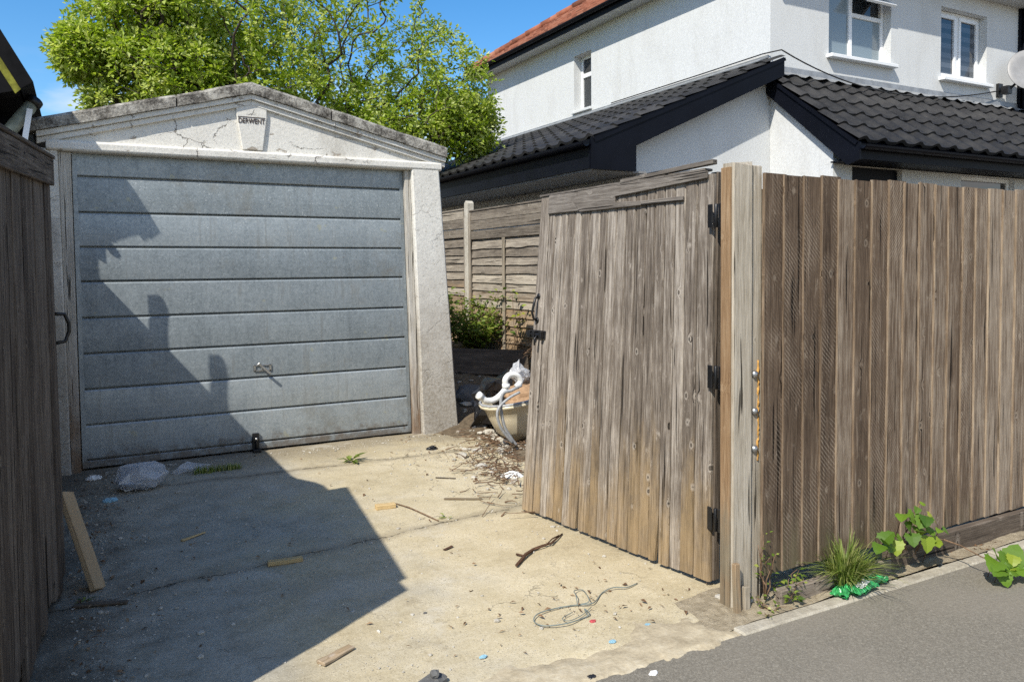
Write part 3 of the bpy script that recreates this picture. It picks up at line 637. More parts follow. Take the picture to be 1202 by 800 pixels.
# pull handle, bolt
hd = MB(); H0_ = fr_(Vector((.045, 0, 1.36))); H1_ = fr_(Vector((.045, 0, 1.21))); ox = Vector((-1, -.1, 0))
hd.tube([H0_+ox*.004, H0_+ox*.03+Vector((0, 0, -.012)), H0_+ox*.042+Vector((0, 0, -.05)), H1_+ox*.042+Vector((0, 0, .05)), H1_+ox*.03+Vector((0, 0, .012)), H1_+ox*.004], .008, 8)
for q, s_ in ((H0_, 1), (H1_, -1)): hd.lathe([(0, .0), (.019, 0), (.019, .006), (.004, .008)], q, 10, rot=Matrix.Rotation(R(-90), 3, 'Y'))
hd.build('pull_handle', 'black', rg)
bl = MB()
bl.box((-.012, -.008, 1.098), (.145, 0, 1.150), 0); bl.map(fr_)
a0 = fr_(Vector((-.03, -.022, 1.124))); a1 = fr_(Vector((.13, -.022, 1.124))); bl.tube([a0, a1], .010, 8)
for uu in (.0, .05, .125):
    k = MB(); k.box((uu-.012, -.036, 1.104), (uu+.012, 0, 1.146)); k.map(fr_); bl.add(k.v, k.f)
k0 = fr_(Vector((.09, -.03, 1.12))); bl.tube([k0, k0+ox*.02+Vector((0, 0, -.02)), k0+ox*.02+Vector((0, 0, -.06))], .007, 6)
bl.build('bolt', 'black', rg, bevel=.002)
for z in (1.785, 1.024, .344):
    hg = MB(); q = Vector((2.632, 2.80, z))
    hg.box(q+Vector((-.012, -.042, -.055)), q+Vector((-.004, -.005, .055)), 2); hg.box(q+Vector((-.018, .03, -.055)), q+Vector((-.012, .062, .055)), 2)
    hg.tube([q+Vector((-.010, .012, -.055)), q+Vector((-.010, .012, .055))], .010, 8); hg.build('hinge', 'black', rg, bevel=.002)

# left gate: we look along its shaded inner face
fl_ = warp_gate((-.29, 2.67, 0), (-.10, 4.41, 0), (-.275, 2.67, 2.0), (-.115, 4.40, 2.09), GH, 1.66, (-1, .1, 0))
lg = thing('wooden_gate', 'dark shaded plank gate at the left edge, swung open beside the grey garage door', 'gate', (-.29, 2.76, 0))
random.seed(5); pb = MB(); u = .0
while u < 1.655:
    w_ = random.uniform(.085, .12); e = min(1.66, u+w_)
    if 1.66-e < .04: e = 1.66
    b_ = random.uniform(.01, .06) if random.random() < .7 else random.uniform(.06, .16)
    k = MB(); k.box((u+.002, .002+random.uniform(0, .006), b_), (e-.002, .026, 1.9), 2); pb.add(k.v, k.f, k.wc); u = e
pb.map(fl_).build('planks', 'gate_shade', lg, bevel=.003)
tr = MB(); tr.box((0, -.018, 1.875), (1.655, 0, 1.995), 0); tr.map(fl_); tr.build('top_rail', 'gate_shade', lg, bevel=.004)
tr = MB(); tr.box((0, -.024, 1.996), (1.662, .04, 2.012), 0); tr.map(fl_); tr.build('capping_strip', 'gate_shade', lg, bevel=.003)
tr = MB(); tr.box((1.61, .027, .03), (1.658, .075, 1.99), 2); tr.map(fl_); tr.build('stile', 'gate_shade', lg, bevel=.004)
hd = MB(); q = fl_(Vector((1.662, .03, 1.20))); q2 = fl_(Vector((1.662, .03, 1.05)))
q = at_y(66, 368, 4.47); q2 = at_y(67, 402, 4.47); q.x = max(q.x, -.122); e_ = Vector((.07, .02, 0))
hd.tube([q+Vector((-.005, -.02, 0)), q+e_*.5+Vector((0, 0, -.004)), q+e_*.75+Vector((0, 0, -.05)), q2+e_*.75+Vector((0, 0, .05)), q2+e_*.5+Vector((0, 0, .004)), q2+Vector((-.005, -.02, 0))], .009, 8)
hd.build('pull_handle', 'black', lg)

# ------------------------------------------------------------------ gate post on the right with battens and coach bolts
gp = thing('gate_post', 'tall pale grey timber gate post with three bolt heads in orange foam', 'post', (2.59, 2.66, 0))
pp = MB(); vs = []; ws = []; fs = []; ns = 16
sec = [(-.062, -.055), (-.056, -.062), (.050, -.062), (.062, -.050), (.062, .004), (-.062, .004)]
for i in range(ns+1):
    z = -.05+2.055*i/ns; j = .003*mnoise.noise(Vector((0, 0, z*3)))
    for (a, b) in sec: vs.append((2.595+a+j, 2.67+b, z+(random.uniform(-.012, .012) if i == ns else 0))); ws.append((a, b, z))
for i in range(ns):
    for k in range(6): fs.append((i*6+k, i*6+(k+1) % 6, (i+1)*6+(k+1) % 6, (i+1)*6+k))
fs += [(5, 4, 3, 2, 1, 0), tuple(ns*6+k for k in range(6))]; pp.add(vs, fs, ws, .83); pp.build('post', 'post', gp)
bt = MB(); bt.box((2.520, 2.617, -.02), (2.5325, 2.674, 1.985), 2, .3); bt.build('batten', 'brown', gp, bevel=.002)
bt = MB(); bt.box((2.6585, 2.622, -.02), (2.722, 2.70, 2.0), 2, .6); bt.build('side_strip', 'post', gp, bevel=.004)
bt = MB(); bt.box((2.7235, 2.655, -.02), (2.80, 2.70, 1.90), 2, .3); bt.build('backing_strip', 'gate_dark', gp)
for z in (1.058, .889, .717):
    b = MB(); c = Vector((2.676, 2.618, z)); b.lathe([(.0, -.014), (.010, -.012), (.017, -.005), (.018, .004)], c, 14, rot=Matrix.Rotation(R(-90), 3, 'X')); b.build('bolt_head', 'steel', gp)
fm = MB(); random.seed(3); P_ = [Vector((2.699+random.uniform(-.004, .004), 2.621, 1.12-.46*k/46)) for k in range(47)]
fm.tube(P_, [max(.0015, .0055*mnoise.noise(Vector((k*.33, 2, 0)))+.0042+random.uniform(-.001, .0012)) for k in range(47)], 7)
fm.build('foam_seam', 'foam', gp)

# ------------------------------------------------------------------ street fence on the right
ff = thing('board_fence', 'brown featheredge board fence running along the pavement to the right edge', 'fence', (2.72, 2.63, 0))
fb = MB(); ebm = MB(); x = 2.705; random.seed(11); Yf = 2.605; rr_ = random.Random(5)
while x < 10.5:
    w_ = random.uniform(.117, .137); zt = 1.966+random.uniform(-.007, .005); r_ = min(.93, max(.06, .20+.22*(x-2.7)+rr_.gauss(0, .16)))+rr_.uniform(-.04, .07); ln = random.uniform(-.003, .003)
    # wedge: thick edge on the left (towards the sun) laps over the thin edge of the board before
    ns = 6; vs = []; ws = []; fs = []
    bow = random.uniform(-.003, .003)
    for i in range(ns+1):
        z = .13+(zt-.13)*i/ns; q = ln*(z-1)+bow*math.sin(math.pi*i/ns); zz = z+(random.uniform(-.006, .006) if i == ns else 0)
        vs += [(x+q, Yf-.0125, zz), (x+.012+q, Yf-.0125, z), (x+w_+.022+q, Yf-.001, z), (x+w_+.022+q, Yf+.004, z), (x+q, Yf+.0015, z)]
        ws += [(0-w_/2, 0, z), (.012-w_/2, 0, z), (w_/2, 0, z), (w_/2, .005, z), (-w_/2, .02, z)]
    for i in range(ns):
        for k in range(5): fs.append((i*5+k, i*5+(k+1) % 5, (i+1)*5+(k+1) % 5, (i+1)*5+k))
    fs += [(4, 3, 2, 1, 0), tuple(ns*5+k for k in range(5))]
    fb.add(vs, fs, ws, r_)
    # square edge facing the sun, its lit paleness painted into a lighter wood
    vs = []; ws = []; fs = []
    for i in range(ns+1):
        a = fb.v[-(ns+1)*5+i*5]; b_ = fb.v[-(ns+1)*5+i*5+4]
        vs += [a+Vector((-.0012, -.0008, 0)), a+Vector((.0022+.0025*mnoise.noise(Vector((x*9, 0, a.z*4))), -.0010, 0)), b_+Vector((-.0012, 0, 0))]; ws += [(0, 0, a.z), (.008, 0, a.z), (0, .02, a.z)]
    for i in range(ns): fs += [(i*3, i*3+1, i*3+4, i*3+3), (i*3+2, i*3, i*3+3, i*3+5)]
    ebm.add(vs, fs, ws, r_)
    x += w_
fb.build('boards', 'feather', ff); ebm.build('board_edges', 'edge', ff)
for z in (.35, 1.0, 1.65):
    r2_ = MB(); r2_.box((2.72, Yf+.006, z), (10.5, Yf+.055, z+.09), 0); r2_.build('arris_rail', 'gate_dark', ff)
for x in (4.75, 7.2, 9.7):
    q = MB(); q.box((x, Yf+.056, -.1), (x+.1, Yf+.156, 1.93), 2); q.build('post', 'gate_dark', ff)
x = 2.74; first = True
for L_, dy, dz, rz in ((.78, -.045, .0, 0), (1.95, -.012, .01, .004), (1.9, -.02, .0, -.004), (3.0, -.02, 0, 0)):
    q = MB(); q.box((x, Yf-.045+dy, -.03+dz), (x+L_-.01, Yf-.006+dy, .118+dz-(.035 if x < 3 else 0)), 0, rot=Matrix.Rotation(rz, 3, 'Z')); q.build('gravel_board', 'gate_dark', ff, bevel=.005); x += L_

# street fence left of the opening (just outside the frame; it shades the drive)
lf = thing('board_fence', 'dark board fence left of the drive, set along the pavement up to the shaded gate', 'fence', (-.5, 2.6, 0))
q = MB(); x = -4.0; random.seed(2)
while x < -.45: q.box((x, 2.585, .02), (x+.118, 2.607, 1.95+random.uniform(-.01, .01)), 2); x += .12
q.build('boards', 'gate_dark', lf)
q = MB(); q.box((-.41, 2.53, -.05), (-.285, 2.66, 2.0), 2); q.build('post', 'post', lf, bevel=.006)
# boundary fence behind the left gate, with two posts standing above it
bf = thing('board_fence', 'dark boundary fence behind the left gate with two posts rising above its top', 'fence', (-.27, 5.6, 0))
q = MB(); y = 2.95; random.seed(4)
while y < 6.75: hh = [1.965+(max(0, min(.17, (4.92-k)*.47)) if y > 4.15 else 0) for k in (y, y+.118)]; q.prism([(-.285, y, 0), (-.285, y+.118, 0), (-.285, y+.118, hh[1]), (-.285, y, hh[0])], (.03, 0, 0)); y += .12
q.build('boards', 'gate_dark', bf)
for y, zt in ((6.16, 2.37), (6.44, 2.33)):
    q = MB(); q.prism([(-.25, y-.03, 0), (-.25, y+.03, 0), (-.25, y+.03, zt-.04), (-.25, y+.01, zt), (-.25, y-.015, zt), (-.25, y-.03, zt-.04)], (-.05, 0, 0)); q.build('post', 'gate_dark', bf)
q = MB()
# neighbour's shed, its black eave and mossy fascia
nb = thing('shed', 'black neighbouring shed with a mossy yellow-green fascia under its dark eave', 'shed', (-1.6, 7.4, 0))
q = MB(); q.prism([(-.66, 6.455, 0), (-.655, 6.455, 2.71), (-.335, 6.455, 2.80), (-.51, 6.455, 3.115), (-.745, 6.455, 3.455), (-1.65, 6.455, 4.52), (-3.2, 6.455, 4.52), (-3.2, 6.455, 0)], (0, 3.1, 0)); q.build('wall', 'neighbour', nb)
q = MB(); ol = [(-.25, 2.86), (-.43, 3.19), (-.66, 3.52), (-1.6, 4.62), (-3.2, 4.62)]; il = [(-3.2, 4.53), (-1.65, 4.53), (-.735, 3.46), (-.50, 3.12), (-.325, 2.805)]
for i in range(4): q.prism([(ol[i][0], 6.43, ol[i][1]), (ol[i+1][0], 6.43, ol[i+1][1]), (il[3-i][0], 6.43, il[3-i][1]), (il[4-i][0], 6.43, il[4-i][1])], (0, 3.2, 0))
q.build('roof', 'neighbour', nb)
q = MB(); i2 = [(-1.68, 4.49), (-.768, 3.425), (-.533, 3.085), (-.358, 2.77)]
for i in range(3): q.prism([(il[i+1][0], 6.44, il[i+1][1]-.002), (il[i+2][0], 6.44, il[i+2][1]-.002), (i2[i+1][0], 6.44, i2[i+1][1]), (i2[i][0], 6.44, i2[i][1])], (0, .012, 0))
q.build('fascia', 'greenfascia', nb)
q = MB(); q.box((-.64, 7.12, 0), (-.33, 9.5, 2.72)); q.build('side_wall', 'neighbour', nb)
# leaning pipe behind the left gate
pi = thing('pipe', 'grey green pipe stub with black end cap leaning above the left gate', 'pipe', (-.38, 6.6, 2.2))
A = at_y(15, 149, 6.66); B = at_y(38, 122, 6.76); q = MB(); q.tube([A+(A-B)*.9, A, B], .046, 14); q.build('tube', 'pipe', pi)
q = MB(); q.tube([B-(B-A).normalized()*.02, B+(B-A).normalized()*.035], .058, 14); q.build('end_cap', 'black', pi)
q = MB(); q.tube([at_y(8, 162, 6.6), at_y(22, 172, 6.6), at_y(30, 182, 6.6)], .028, 8); q.build('bracket', 'pipe', pi)
q = MB(); q.beam(at_y(28.5, 168, 6.60), at_y(35, 128, 6.66), .036, .01, (0, 1, 0)); q.build('strap', 'upvc', pi)

# ------------------------------------------------------------------ house
XC, YC = 8.23, 7.80
hs_ = thing('house', 'white rendered house with black tiled lean-to roofs and a red hipped roof', 'house', (XC, YC, 0))
def wall_holes(mb, axis, plane, thick, a0, a1, z0, z1, holes):
    # wall in plane axis=const, inward thickness 'thick'; holes (a0,a1,z0,z1)
    As = sorted({a0, a1, *[h[0] for h in holes], *[h[1] for h in holes]}); Zs = sorted({z0, z1, *[h[2] for h in holes], *[h[3] for h in holes]})
    for i in range(len(As)-1):
        for j in range(len(Zs)-1):
            ca, cz = (As[i]+As[i+1])/2, (Zs[j]+Zs[j+1])/2
            if any(h[0] < ca < h[1] and h[2] < cz < h[3] for h in holes): continue
            if axis == 'x': mb.box((plane, As[i], Zs[j]), (plane+thick, As[i+1], Zs[j+1]))
            else: mb.box((As[i], plane, Zs[j]), (As[i+1], plane+thick, Zs[j+1]))
ZE = 5.86
W1 = (9.37, 10.72, 4.52, 5.60); W2 = (11.92, 13.13, 4.47, 5.57); WS = (12.05, 12.62, 4.46, 5.48)
q = MB(); wall_holes(q, 'y', YC, .28, XC, 20, 0, ZE, [W1, W2]); wall_holes(q, 'x', XC, .28, YC+.28, 16.2, 0, ZE, [WS]); q.box((XC+.28, 15.9, 0), (20, 16.2, ZE)); q.box((19.7, YC+.28, 0), (20, 15.9, ZE)); q.build('wall', 'render', hs_)
# eaves
ov = .30
q = MB(); q.box((XC-ov, YC-ov, ZE-.03), (20.3, YC-.002, ZE-.005)); q.box((XC-ov, YC-.002, ZE-.03), (XC-.002, 16.5, ZE-.005)); q.build('soffit', 'soffit', hs_)
q = MB(); q.box((XC-ov-.025, YC-ov-.025, ZE-.035), (20.3, YC-ov, ZE+.14)); q.box((XC-ov-.025, YC-ov, ZE-.035), (XC-ov, 16.5, ZE+.14)); q.build('fascia', 'fascia', hs_)
def gutter(mb, a, b, r=.055):
    a = Vector(a); b = Vector(b); d = (b-a).normalized(); x = d.cross(Vector((0, 0, 1))).normalized(); vs = []; fs = []; n = 8
    for p in (a, b):
        for rr in (r, r*.86):
            for k in range(n+1): t = math.pi*k/n; vs.append(p+x*math.cos(t)*rr-Vector((0, 0, 1))*math.sin(t)*rr)
    m_ = n+1
    for k in range(n): fs += [(k, k+1, 2*m_+k+1, 2*m_+k), (m_+k, m_+k+1, 3*m_+k+1, 3*m_+k)]
    fs += [(0, m_, 3*m_, 2*m_), (n, m_+n, 3*m_+n, 2*m_+n)]
    mb.add(vs, fs, None, .5)
q = MB(); gutter(q, (XC-ov-.082, 16.5, ZE+.1), (XC-ov-.082, YC-ov-.12, ZE+.1)); gutter(q, (XC-ov-.08, YC-ov-.082, ZE+.1), (20.3, YC-ov-.082, ZE+.1)); q.build('gutter', 'fascia', hs_)
# red hipped roof
TP = math.tan(R(34)); e0, e1, f0, f1 = XC-ov-.06, 20.3, YC-ov-.06, 16.56; hd_ = (f1-f0)/2; zr = ZE+.14; ap = Vector((e0+hd_, (f0+f1)/2, zr+hd_*TP)); ap2 = Vector((e1, ap.y, ap.z))
q = MB(); c00 = Vector((e0, f0, zr)); c01 = Vector((e0, f1, zr)); c10 = Vector((e1, f0, zr)); c11 = Vector((e1, f1, zr)); T = Vector((0, 0, .03))
nC = 22
for (a, b, ta, tb) in ((c01, c00, ap, ap), (c00, c10, ap, ap2), (c11, c01, ap2, ap)):
    for i in range(nC):                                       # stepped courses
        k0, k1 = i/nC, (i+1)/nC; p0 = a.lerp(ta, k0); p1 = b.lerp(tb, k0); p2 = b.lerp(tb, k1); p3 = a.lerp(ta, k1)
        q.add([p0+T, p1+T, p2, p3, p0, p1], [(0, 1, 2, 3), (4, 5, 1, 0)])
q.build('main_roof', 'redtile', hs_)
q = MB()
for a, b in ((c01, ap), (c00, ap), (ap, ap2)):
    d = (b-a); L = d.length; n = int(L/.38)
    for i in range(n):
        p = a.lerp(b, i/n)+Vector((0, 0, .035)); p2 = a.lerp(b, (i+1.06)/n)+Vector((0, 0, .035)); q.tube([p, p2], .085, 8, r2=.07)
q.build('hip_tiles', 'redtile', hs_)
# windows
def window(name, axis, hole, plane, depth, cols, mats, sill=True, proud=.10, frame='upvc'):
    a0, a1, z0, z1 = hole; fw_ = .06; mb = MB()
    def bx(mb, u0, u1, w0, w1, v0, v1):
        if axis == 'y': mb.box((u0, plane+w0, v0), (u1, plane+w1, v1))
        else: mb.box((plane+w0, u0, v0), (plane+w1, u1, v1))
    d0, d1 = depth, depth+.06
    bx(mb, a0+.002, a1-.002, d0, d1, z0+.002, z0+fw_); bx(mb, a0+.002, a1-.002, d0, d1, z1-fw_, z1-.002)
    bx(mb, a0+.002, a0+fw_, d0, d1, z0+fw_, z1-fw_); bx(mb, a1-fw_, a1-.002, d0, d1, z0+fw_, z1-fw_)
    xs = [a0+fw_]+[a0+(a1-a0)*c for c in cols]+[a1-fw_]
    for c in xs[1:-1]: bx(mb, c-.035, c+.035, d0+.001, d1-.001, z0+fw_, z1-fw_)
    o = mb.build('window', frame, hs_, bevel=.006)
    for i in range(len(xs)-1):
        l_, r_ = xs[i]+(.035 if i else 0), xs[i+1]-(.035 if i < len(xs)-2 else 0)
        spec = mats[i]
        if spec[0] == 'fixed':
            p = MB(); bx(p, l_, r_, d0+.03, d0+.04, z0+fw_, z1-fw_); p.build('pane', spec[1], o)
        if spec[0] == 'sash':
            p = MB(); s_ = .055; bx(p, l_+.004, r_-.004, d0-.018, d0+.03, z0+fw_-.01, z0+fw_+s_); bx(p, l_+.004, r_-.004, d0-.018, d0+.03, z1-fw_-s_, z1-fw_+.01); bx(p, l_+.004, l_+s_, d0-.018, d0+.03, z0+fw_+s_, z1-fw_-s_); bx(p, r_-s_, r_-.004, d0-.018, d0+.03, z0+fw_+s_, z1-fw_-s_)
            p.build('sash', frame, o, bevel=.005); p = MB(); bx(p, l_+s_, r_-s_, d0+.012, d0+.02, z0+fw_+s_, z1-fw_-s_); p.build('pane', spec[1], o)
        if spec[0] == 'tophung':
            zm = z1-.40; p = MB(); bx(p, l_, r_, d0, d1, zm-.03, zm+.03); p.build('transom', frame, o, bevel=.005)
            p = MB(); bx(p, l_, r_, d0+.03, d0+.04, z0+fw_, zm-.03); p.build('pane', spec[1], o)
            p = MB(); bx(p, l_, r_, d0+.05, d0+.058, zm+.03, z1-fw_); p.build('pane', 'glass_dark', o)
            rot = Matrix.Rotation(R(-48), 3, 'X'); hinge = Vector((0, plane+d0, z1-fw_)); s_ = .05; hh = z1-fw_-zm-.01
            p = MB(); g2 = MB()
            for (u0, u1, v0, v1) in ((l_, r_, -hh, -hh+s_), (l_, r_, -s_, 0), (l_, l_+s_, -hh+s_, -s_), (r_-s_, r_, -hh+s_, -s_)):
                p.box((u0, hinge.y-.045, hinge.z+v0), (u1, hinge.y-.003, hinge.z+v1), rot=rot, piv=hinge)
            g2.box((l_+s_, hinge.y-.028, hinge.z-hh+s_), (r_-s_, hinge.y-.02, hinge.z-s_), rot=rot, piv=hinge)
            s2 = p.build('opening_sash', frame, o, bevel=.005); g2.build('pane', 'glass_frost', o)
    if sill:
        p = MB(); bx(p, a0-.05, a1+.05, -proud, d0+.01, z0-.055, z0-.001); p.build('sill', frame, o, bevel=.008)
    return o
window('window', 'y', W1, YC, .13, (.46,), (('fixed', 'glass_frost'), ('tophung', 'glass_frost')))
window('window', 'y', W2, YC, .13, (.5,), (('sash', 'blind'), ('sash', 'blind')))
o = window('window', 'x', WS, XC, .16, (), (('fixed', 'glass_dark'),), sill=False)
p = MB(); p.box((XC+.162, WS[0]+.06, 5.08), (XC+.215, WS[1]-.06, 5.16)); p.build('transom', 'upvc', o, bevel=.005)
p = MB(); p.box((XC-.05, WS[0]-.03, WS[2]-.05), (XC+.17, WS[1]+.03, WS[2]-.001)); p.build('sill', 'render', o, bevel=.006)

# tiled lean-to roofs
def tile_field(mb, O, A, D, width, length, courses, pitch=.30, amp=.034, thick=.024, lap=0):
    O, A, D = Vector(O), Vector(A).normalized(), Vector(D).normalized(); N = A.cross(D).normalized()
    if N.z < 0: N = -N
    per = 10; nx = int(width/pitch*per); cl = length/courses
    def prof(i): t = (i % per)/per; return amp*(math.sin(math.pi*t/.55)**1.3 if t < .55 else 0.0-.12*math.sin(math.pi*(t-.55)/.45))
    for c in range(courses):
        vs = []; fs = []; rr = random.random()
        for (d, h) in ((c*cl-.01, 0.0), ((c+1)*cl, thick), ((c+1)*cl, -.012)):
            for i in range(nx+1):
                pr = prof(i) if h >= 0 else prof(i)
                vs.append(O+A*(width*i/nx)+D*d+N*(h+pr+random.uniform(-.0006, .0006)))
        for r_ in range(2):
            for i in range(nx): fs.append((r_*(nx+1)+i, r_*(nx+1)+i+1, (r_+1)*(nx+1)+i+1, (r_+1)*(nx+1)+i))
        mb.add(vs, fs, None, rr, False)
    return N
# front lean-to (slopes towards the street)
LT = Vector((XC-.10, YC-.005, 4.13)); LE = Vector((XC-.10, 6.34, 3.02)); dv = LE-LT
q = MB(); random.seed(9); N1 = tile_field(q, LT, (1, 0, 0), dv, 11.0, dv.length, 5, .345, .042, .03); lt1 = q.build('lean_to_tiles', 'darktile', hs_)
q = MB(); q.prism([LT-N1*.02, LE-N1*.02, LE-N1*.06, LT-N1*.06], (10.9, 0, 0)); q.build('roof_deck', 'fascia', hs_)
q = MB(); q.prism([LT+Vector((.02, 0, -.03)), LE+Vector((.02, -.01, -.02)), LE+Vector((.02, -.01, -.22)), LE+Vector((.02, .16, -.27)), LT+Vector((.02, 0, -.28))], (.03, 0, 0)); q.build('bargeboard', 'fascia', hs_)
q = MB(); q.box((XC-.05, 6.36, 2.81), (19, 6.385, 3.0)); q.box((XC-.05, 6.386, 2.808), (19, 6.768, 2.825)); q.build('fascia', 'fascia', hs_)
q = MB(); gutter(q, (XC-.06, 6.30, 2.97), (19, 6.30, 2.97)); q.build('gutter', 'fascia', hs_)
# front lean-to walls
q = MB(); D1 = (8.58, 9.56, 0, 2.795); Wd2 = (10.84, 12.13, 1.9, 2.79)
wall_holes(q, 'y', 6.77, .2, XC, 19, 0, 2.80, [D1, Wd2])
zt = lambda y: 3.02+(y-6.34)*(4.13-3.02)/(YC-6.34)-.10
q.prism([(XC, 6.972, 0), (XC, YC-.002, 0), (XC, YC-.002, zt(YC)), (XC, 6.972, zt(6.972))], (.2, 0, 0)); q.prism([(XC, 6.77, 2.801), (XC, 6.971, 2.801), (XC, 6.971, zt(6.971)), (XC, 6.77, zt(6.77))], (.2, 0, 0)); q.build('lean_to_wall', 'render', hs_)
q = MB(); q.box((8.585, 6.84, 0), (9.555, 6.90, 2.79)); dd = q.build('front_door', 'fascia', hs_); q = MB(); q.box((8.7, 6.832, 1.5), (9.46, 6.839, 2.6)); q.build('pane', 'glass_dark', dd)
window('window', 'y', Wd2, 6.77, .07, (), (('fixed', 'glass_dark'),), frame='upvc')
q = MB(); q.tube([(9.28, 6.76, 2.87), (9.28, 6.66, 2.87), (9.42, 6.6, 2.85)], .014, 8); q.box((9.25, 6.745, 2.83), (9.31, 6.769, 2.91)); q.box((9.36, 6.56, 2.83), (9.52, 6.62, 2.865)); q.build('wall_lamp', 'black', hs_, bevel=.003)
q = MB()                                                  # lead flashing dressed over the top course
vs = []; fs = []; n = 130
for i in range(n+1):
    x = XC-.05+10.8*i/n; dz = .035*max(0, math.sin(i*2*math.pi/n*36))
    vs += [(x, YC-.006, 4.25), (x, YC-.016, 4.175), (x, YC-.13, 4.10+dz)]
for i in range(n): fs += [(i*3, i*3+1, i*3+4, i*3+3), (i*3+1, i*3+2, i*3+5, i*3+4)]
q.add(vs, fs); q.build('flashing', 'lead', hs_)
# side lean-to (slopes away to the left)
ST = Vector((XC-.004, 7.54, 4.30)); SE = Vector((5.18, 7.54, 3.03)); dv2 = SE-ST
q = MB(); N2 = tile_field(q, ST, (0, 1, 0), dv2, 8.4, dv2.length, 9); q.build('lean_to_tiles', 'darktile', hs_)
q = MB(); q.prism([ST-N2*.02, SE-N2*.02, SE-N2*.06, ST-N2*.06], (0, 8.3, 0)); q.build('roof_deck', 'fascia', hs_)
q = MB(); q.prism([ST+Vector((0, .01, -.01)), SE+Vector((-.02, .01, .0)), SE+Vector((-.02, .01, -.36)), SE+Vector((.605, .01, -.36)), SE+Vector((.606, .01, -.06)), ST+Vector((0, .01, -.25))], (0, .03, 0)); q.build('bargeboard', 'fascia', hs_)
q = MB(); q.box((5.15, 7.581, 2.68), (5.18, 15.9, 3.01)); q.build('fascia', 'fascia', hs_)
q = MB(); gutter(q, (5.09, 15.9, 2.97), (5.09, 7.56, 2.97)); q.build('gutter', 'fascia', hs_)
q = MB(); q.box((5.181, 7.60, 2.66), (5.98, 15.9, 2.68)); q.build('soffit', 'soffit_grey', hs_)
q = MB(); zt2 = lambda x: 3.03+(x-5.18)*(4.30-3.03)/(ST.x-5.18)-.10
q.prism([(5.985, YC, 0), (XC-.002, YC, 0), (XC-.002, YC, zt2(XC)), (5.985, YC, zt2(5.985))], (0, .2, 0)); q.box((5.985, YC+.201, 0), (6.18, 15.9, 2.9)); q.build('lean_to_wall', 'render', hs_)
q = MB(); q.box((XC-.02, 7.82, 4.30), (XC-.003, 15.8, 4.38)); q.prism([(XC-.021, 7.82, 4.36), (XC-.021, 7.82, 4.34), (XC-.2, 7.82, 4.27), (XC-.2, 7.82, 4.285)], (0, 8.0, 0)); q.build('flashing', 'lead', hs_)
q = MB(); q.tube([(14.08, 7.72, 0.3), (14.08, 7.72, ZE)], .04, 10); q.box((14.01, 7.755, 3), (14.30, 7.799, ZE-.04)); q.build('downpipe', 'fascia', hs_)
# satellite dish and its cable
sdh = thing('satellite_dish', 'pale grey satellite dish on a black wall bracket at the right edge', 'satellite dish', (13.46, YC, 4.3))
q = MB(); rot = Vector((-.60, -.74, .30)).to_track_quat('Z', 'Y').to_matrix(); q.lathe([(.001, 0), (.12, .006), (.24, .028), (.35, .062), (.355, .055), (.24, .018), (.001, -.012)], (13.68, 7.42, 4.67), 32, 1, 1.04, rot); q.build('reflector', 'dish', sdh)
q = MB(); q.tube([(13.46, 7.79, 4.40), (13.46, 7.62, 4.40), (13.56, 7.56, 4.50), (13.66, 7.46, 4.70)], .022, 8); q.box((13.40, 7.75, 4.30), (13.52, 7.799, 4.52)); q.box((13.40, 7.6, 4.33), (13.52, 7.72, 4.46)); q.tube([(13.5, 7.5, 4.40), (13.6, 7.05, 4.36)], .012, 6); q.build('bracket', 'black', sdh, bevel=.004)
cb = MB(); P0 = Vector((XC-.05, 7.56, 4.38)); P1 = Vector((13.42, 7.74, 4.40)); pts = []
for i in range(25):
    k = i/24; p = P0.lerp(P1, k); p.z -= .42*4*k*(1-k)*(1-.35*k); p.y = p.y-.06*math.sin(math.pi*k); pts.append(p)
cb.tube(pts, .010, 5); cb.tube([P0, Vector((XC-.03, 7.9, 4.41)), Vector((XC-.03, 9.2, 4.40)), Vector((XC-.03, 11.4, 4.395))], .009, 5)
tag(cb.build('cable', 'cable', None, P0), 'black cable sagging over the dark tiles towards the satellite dish', 'cable')

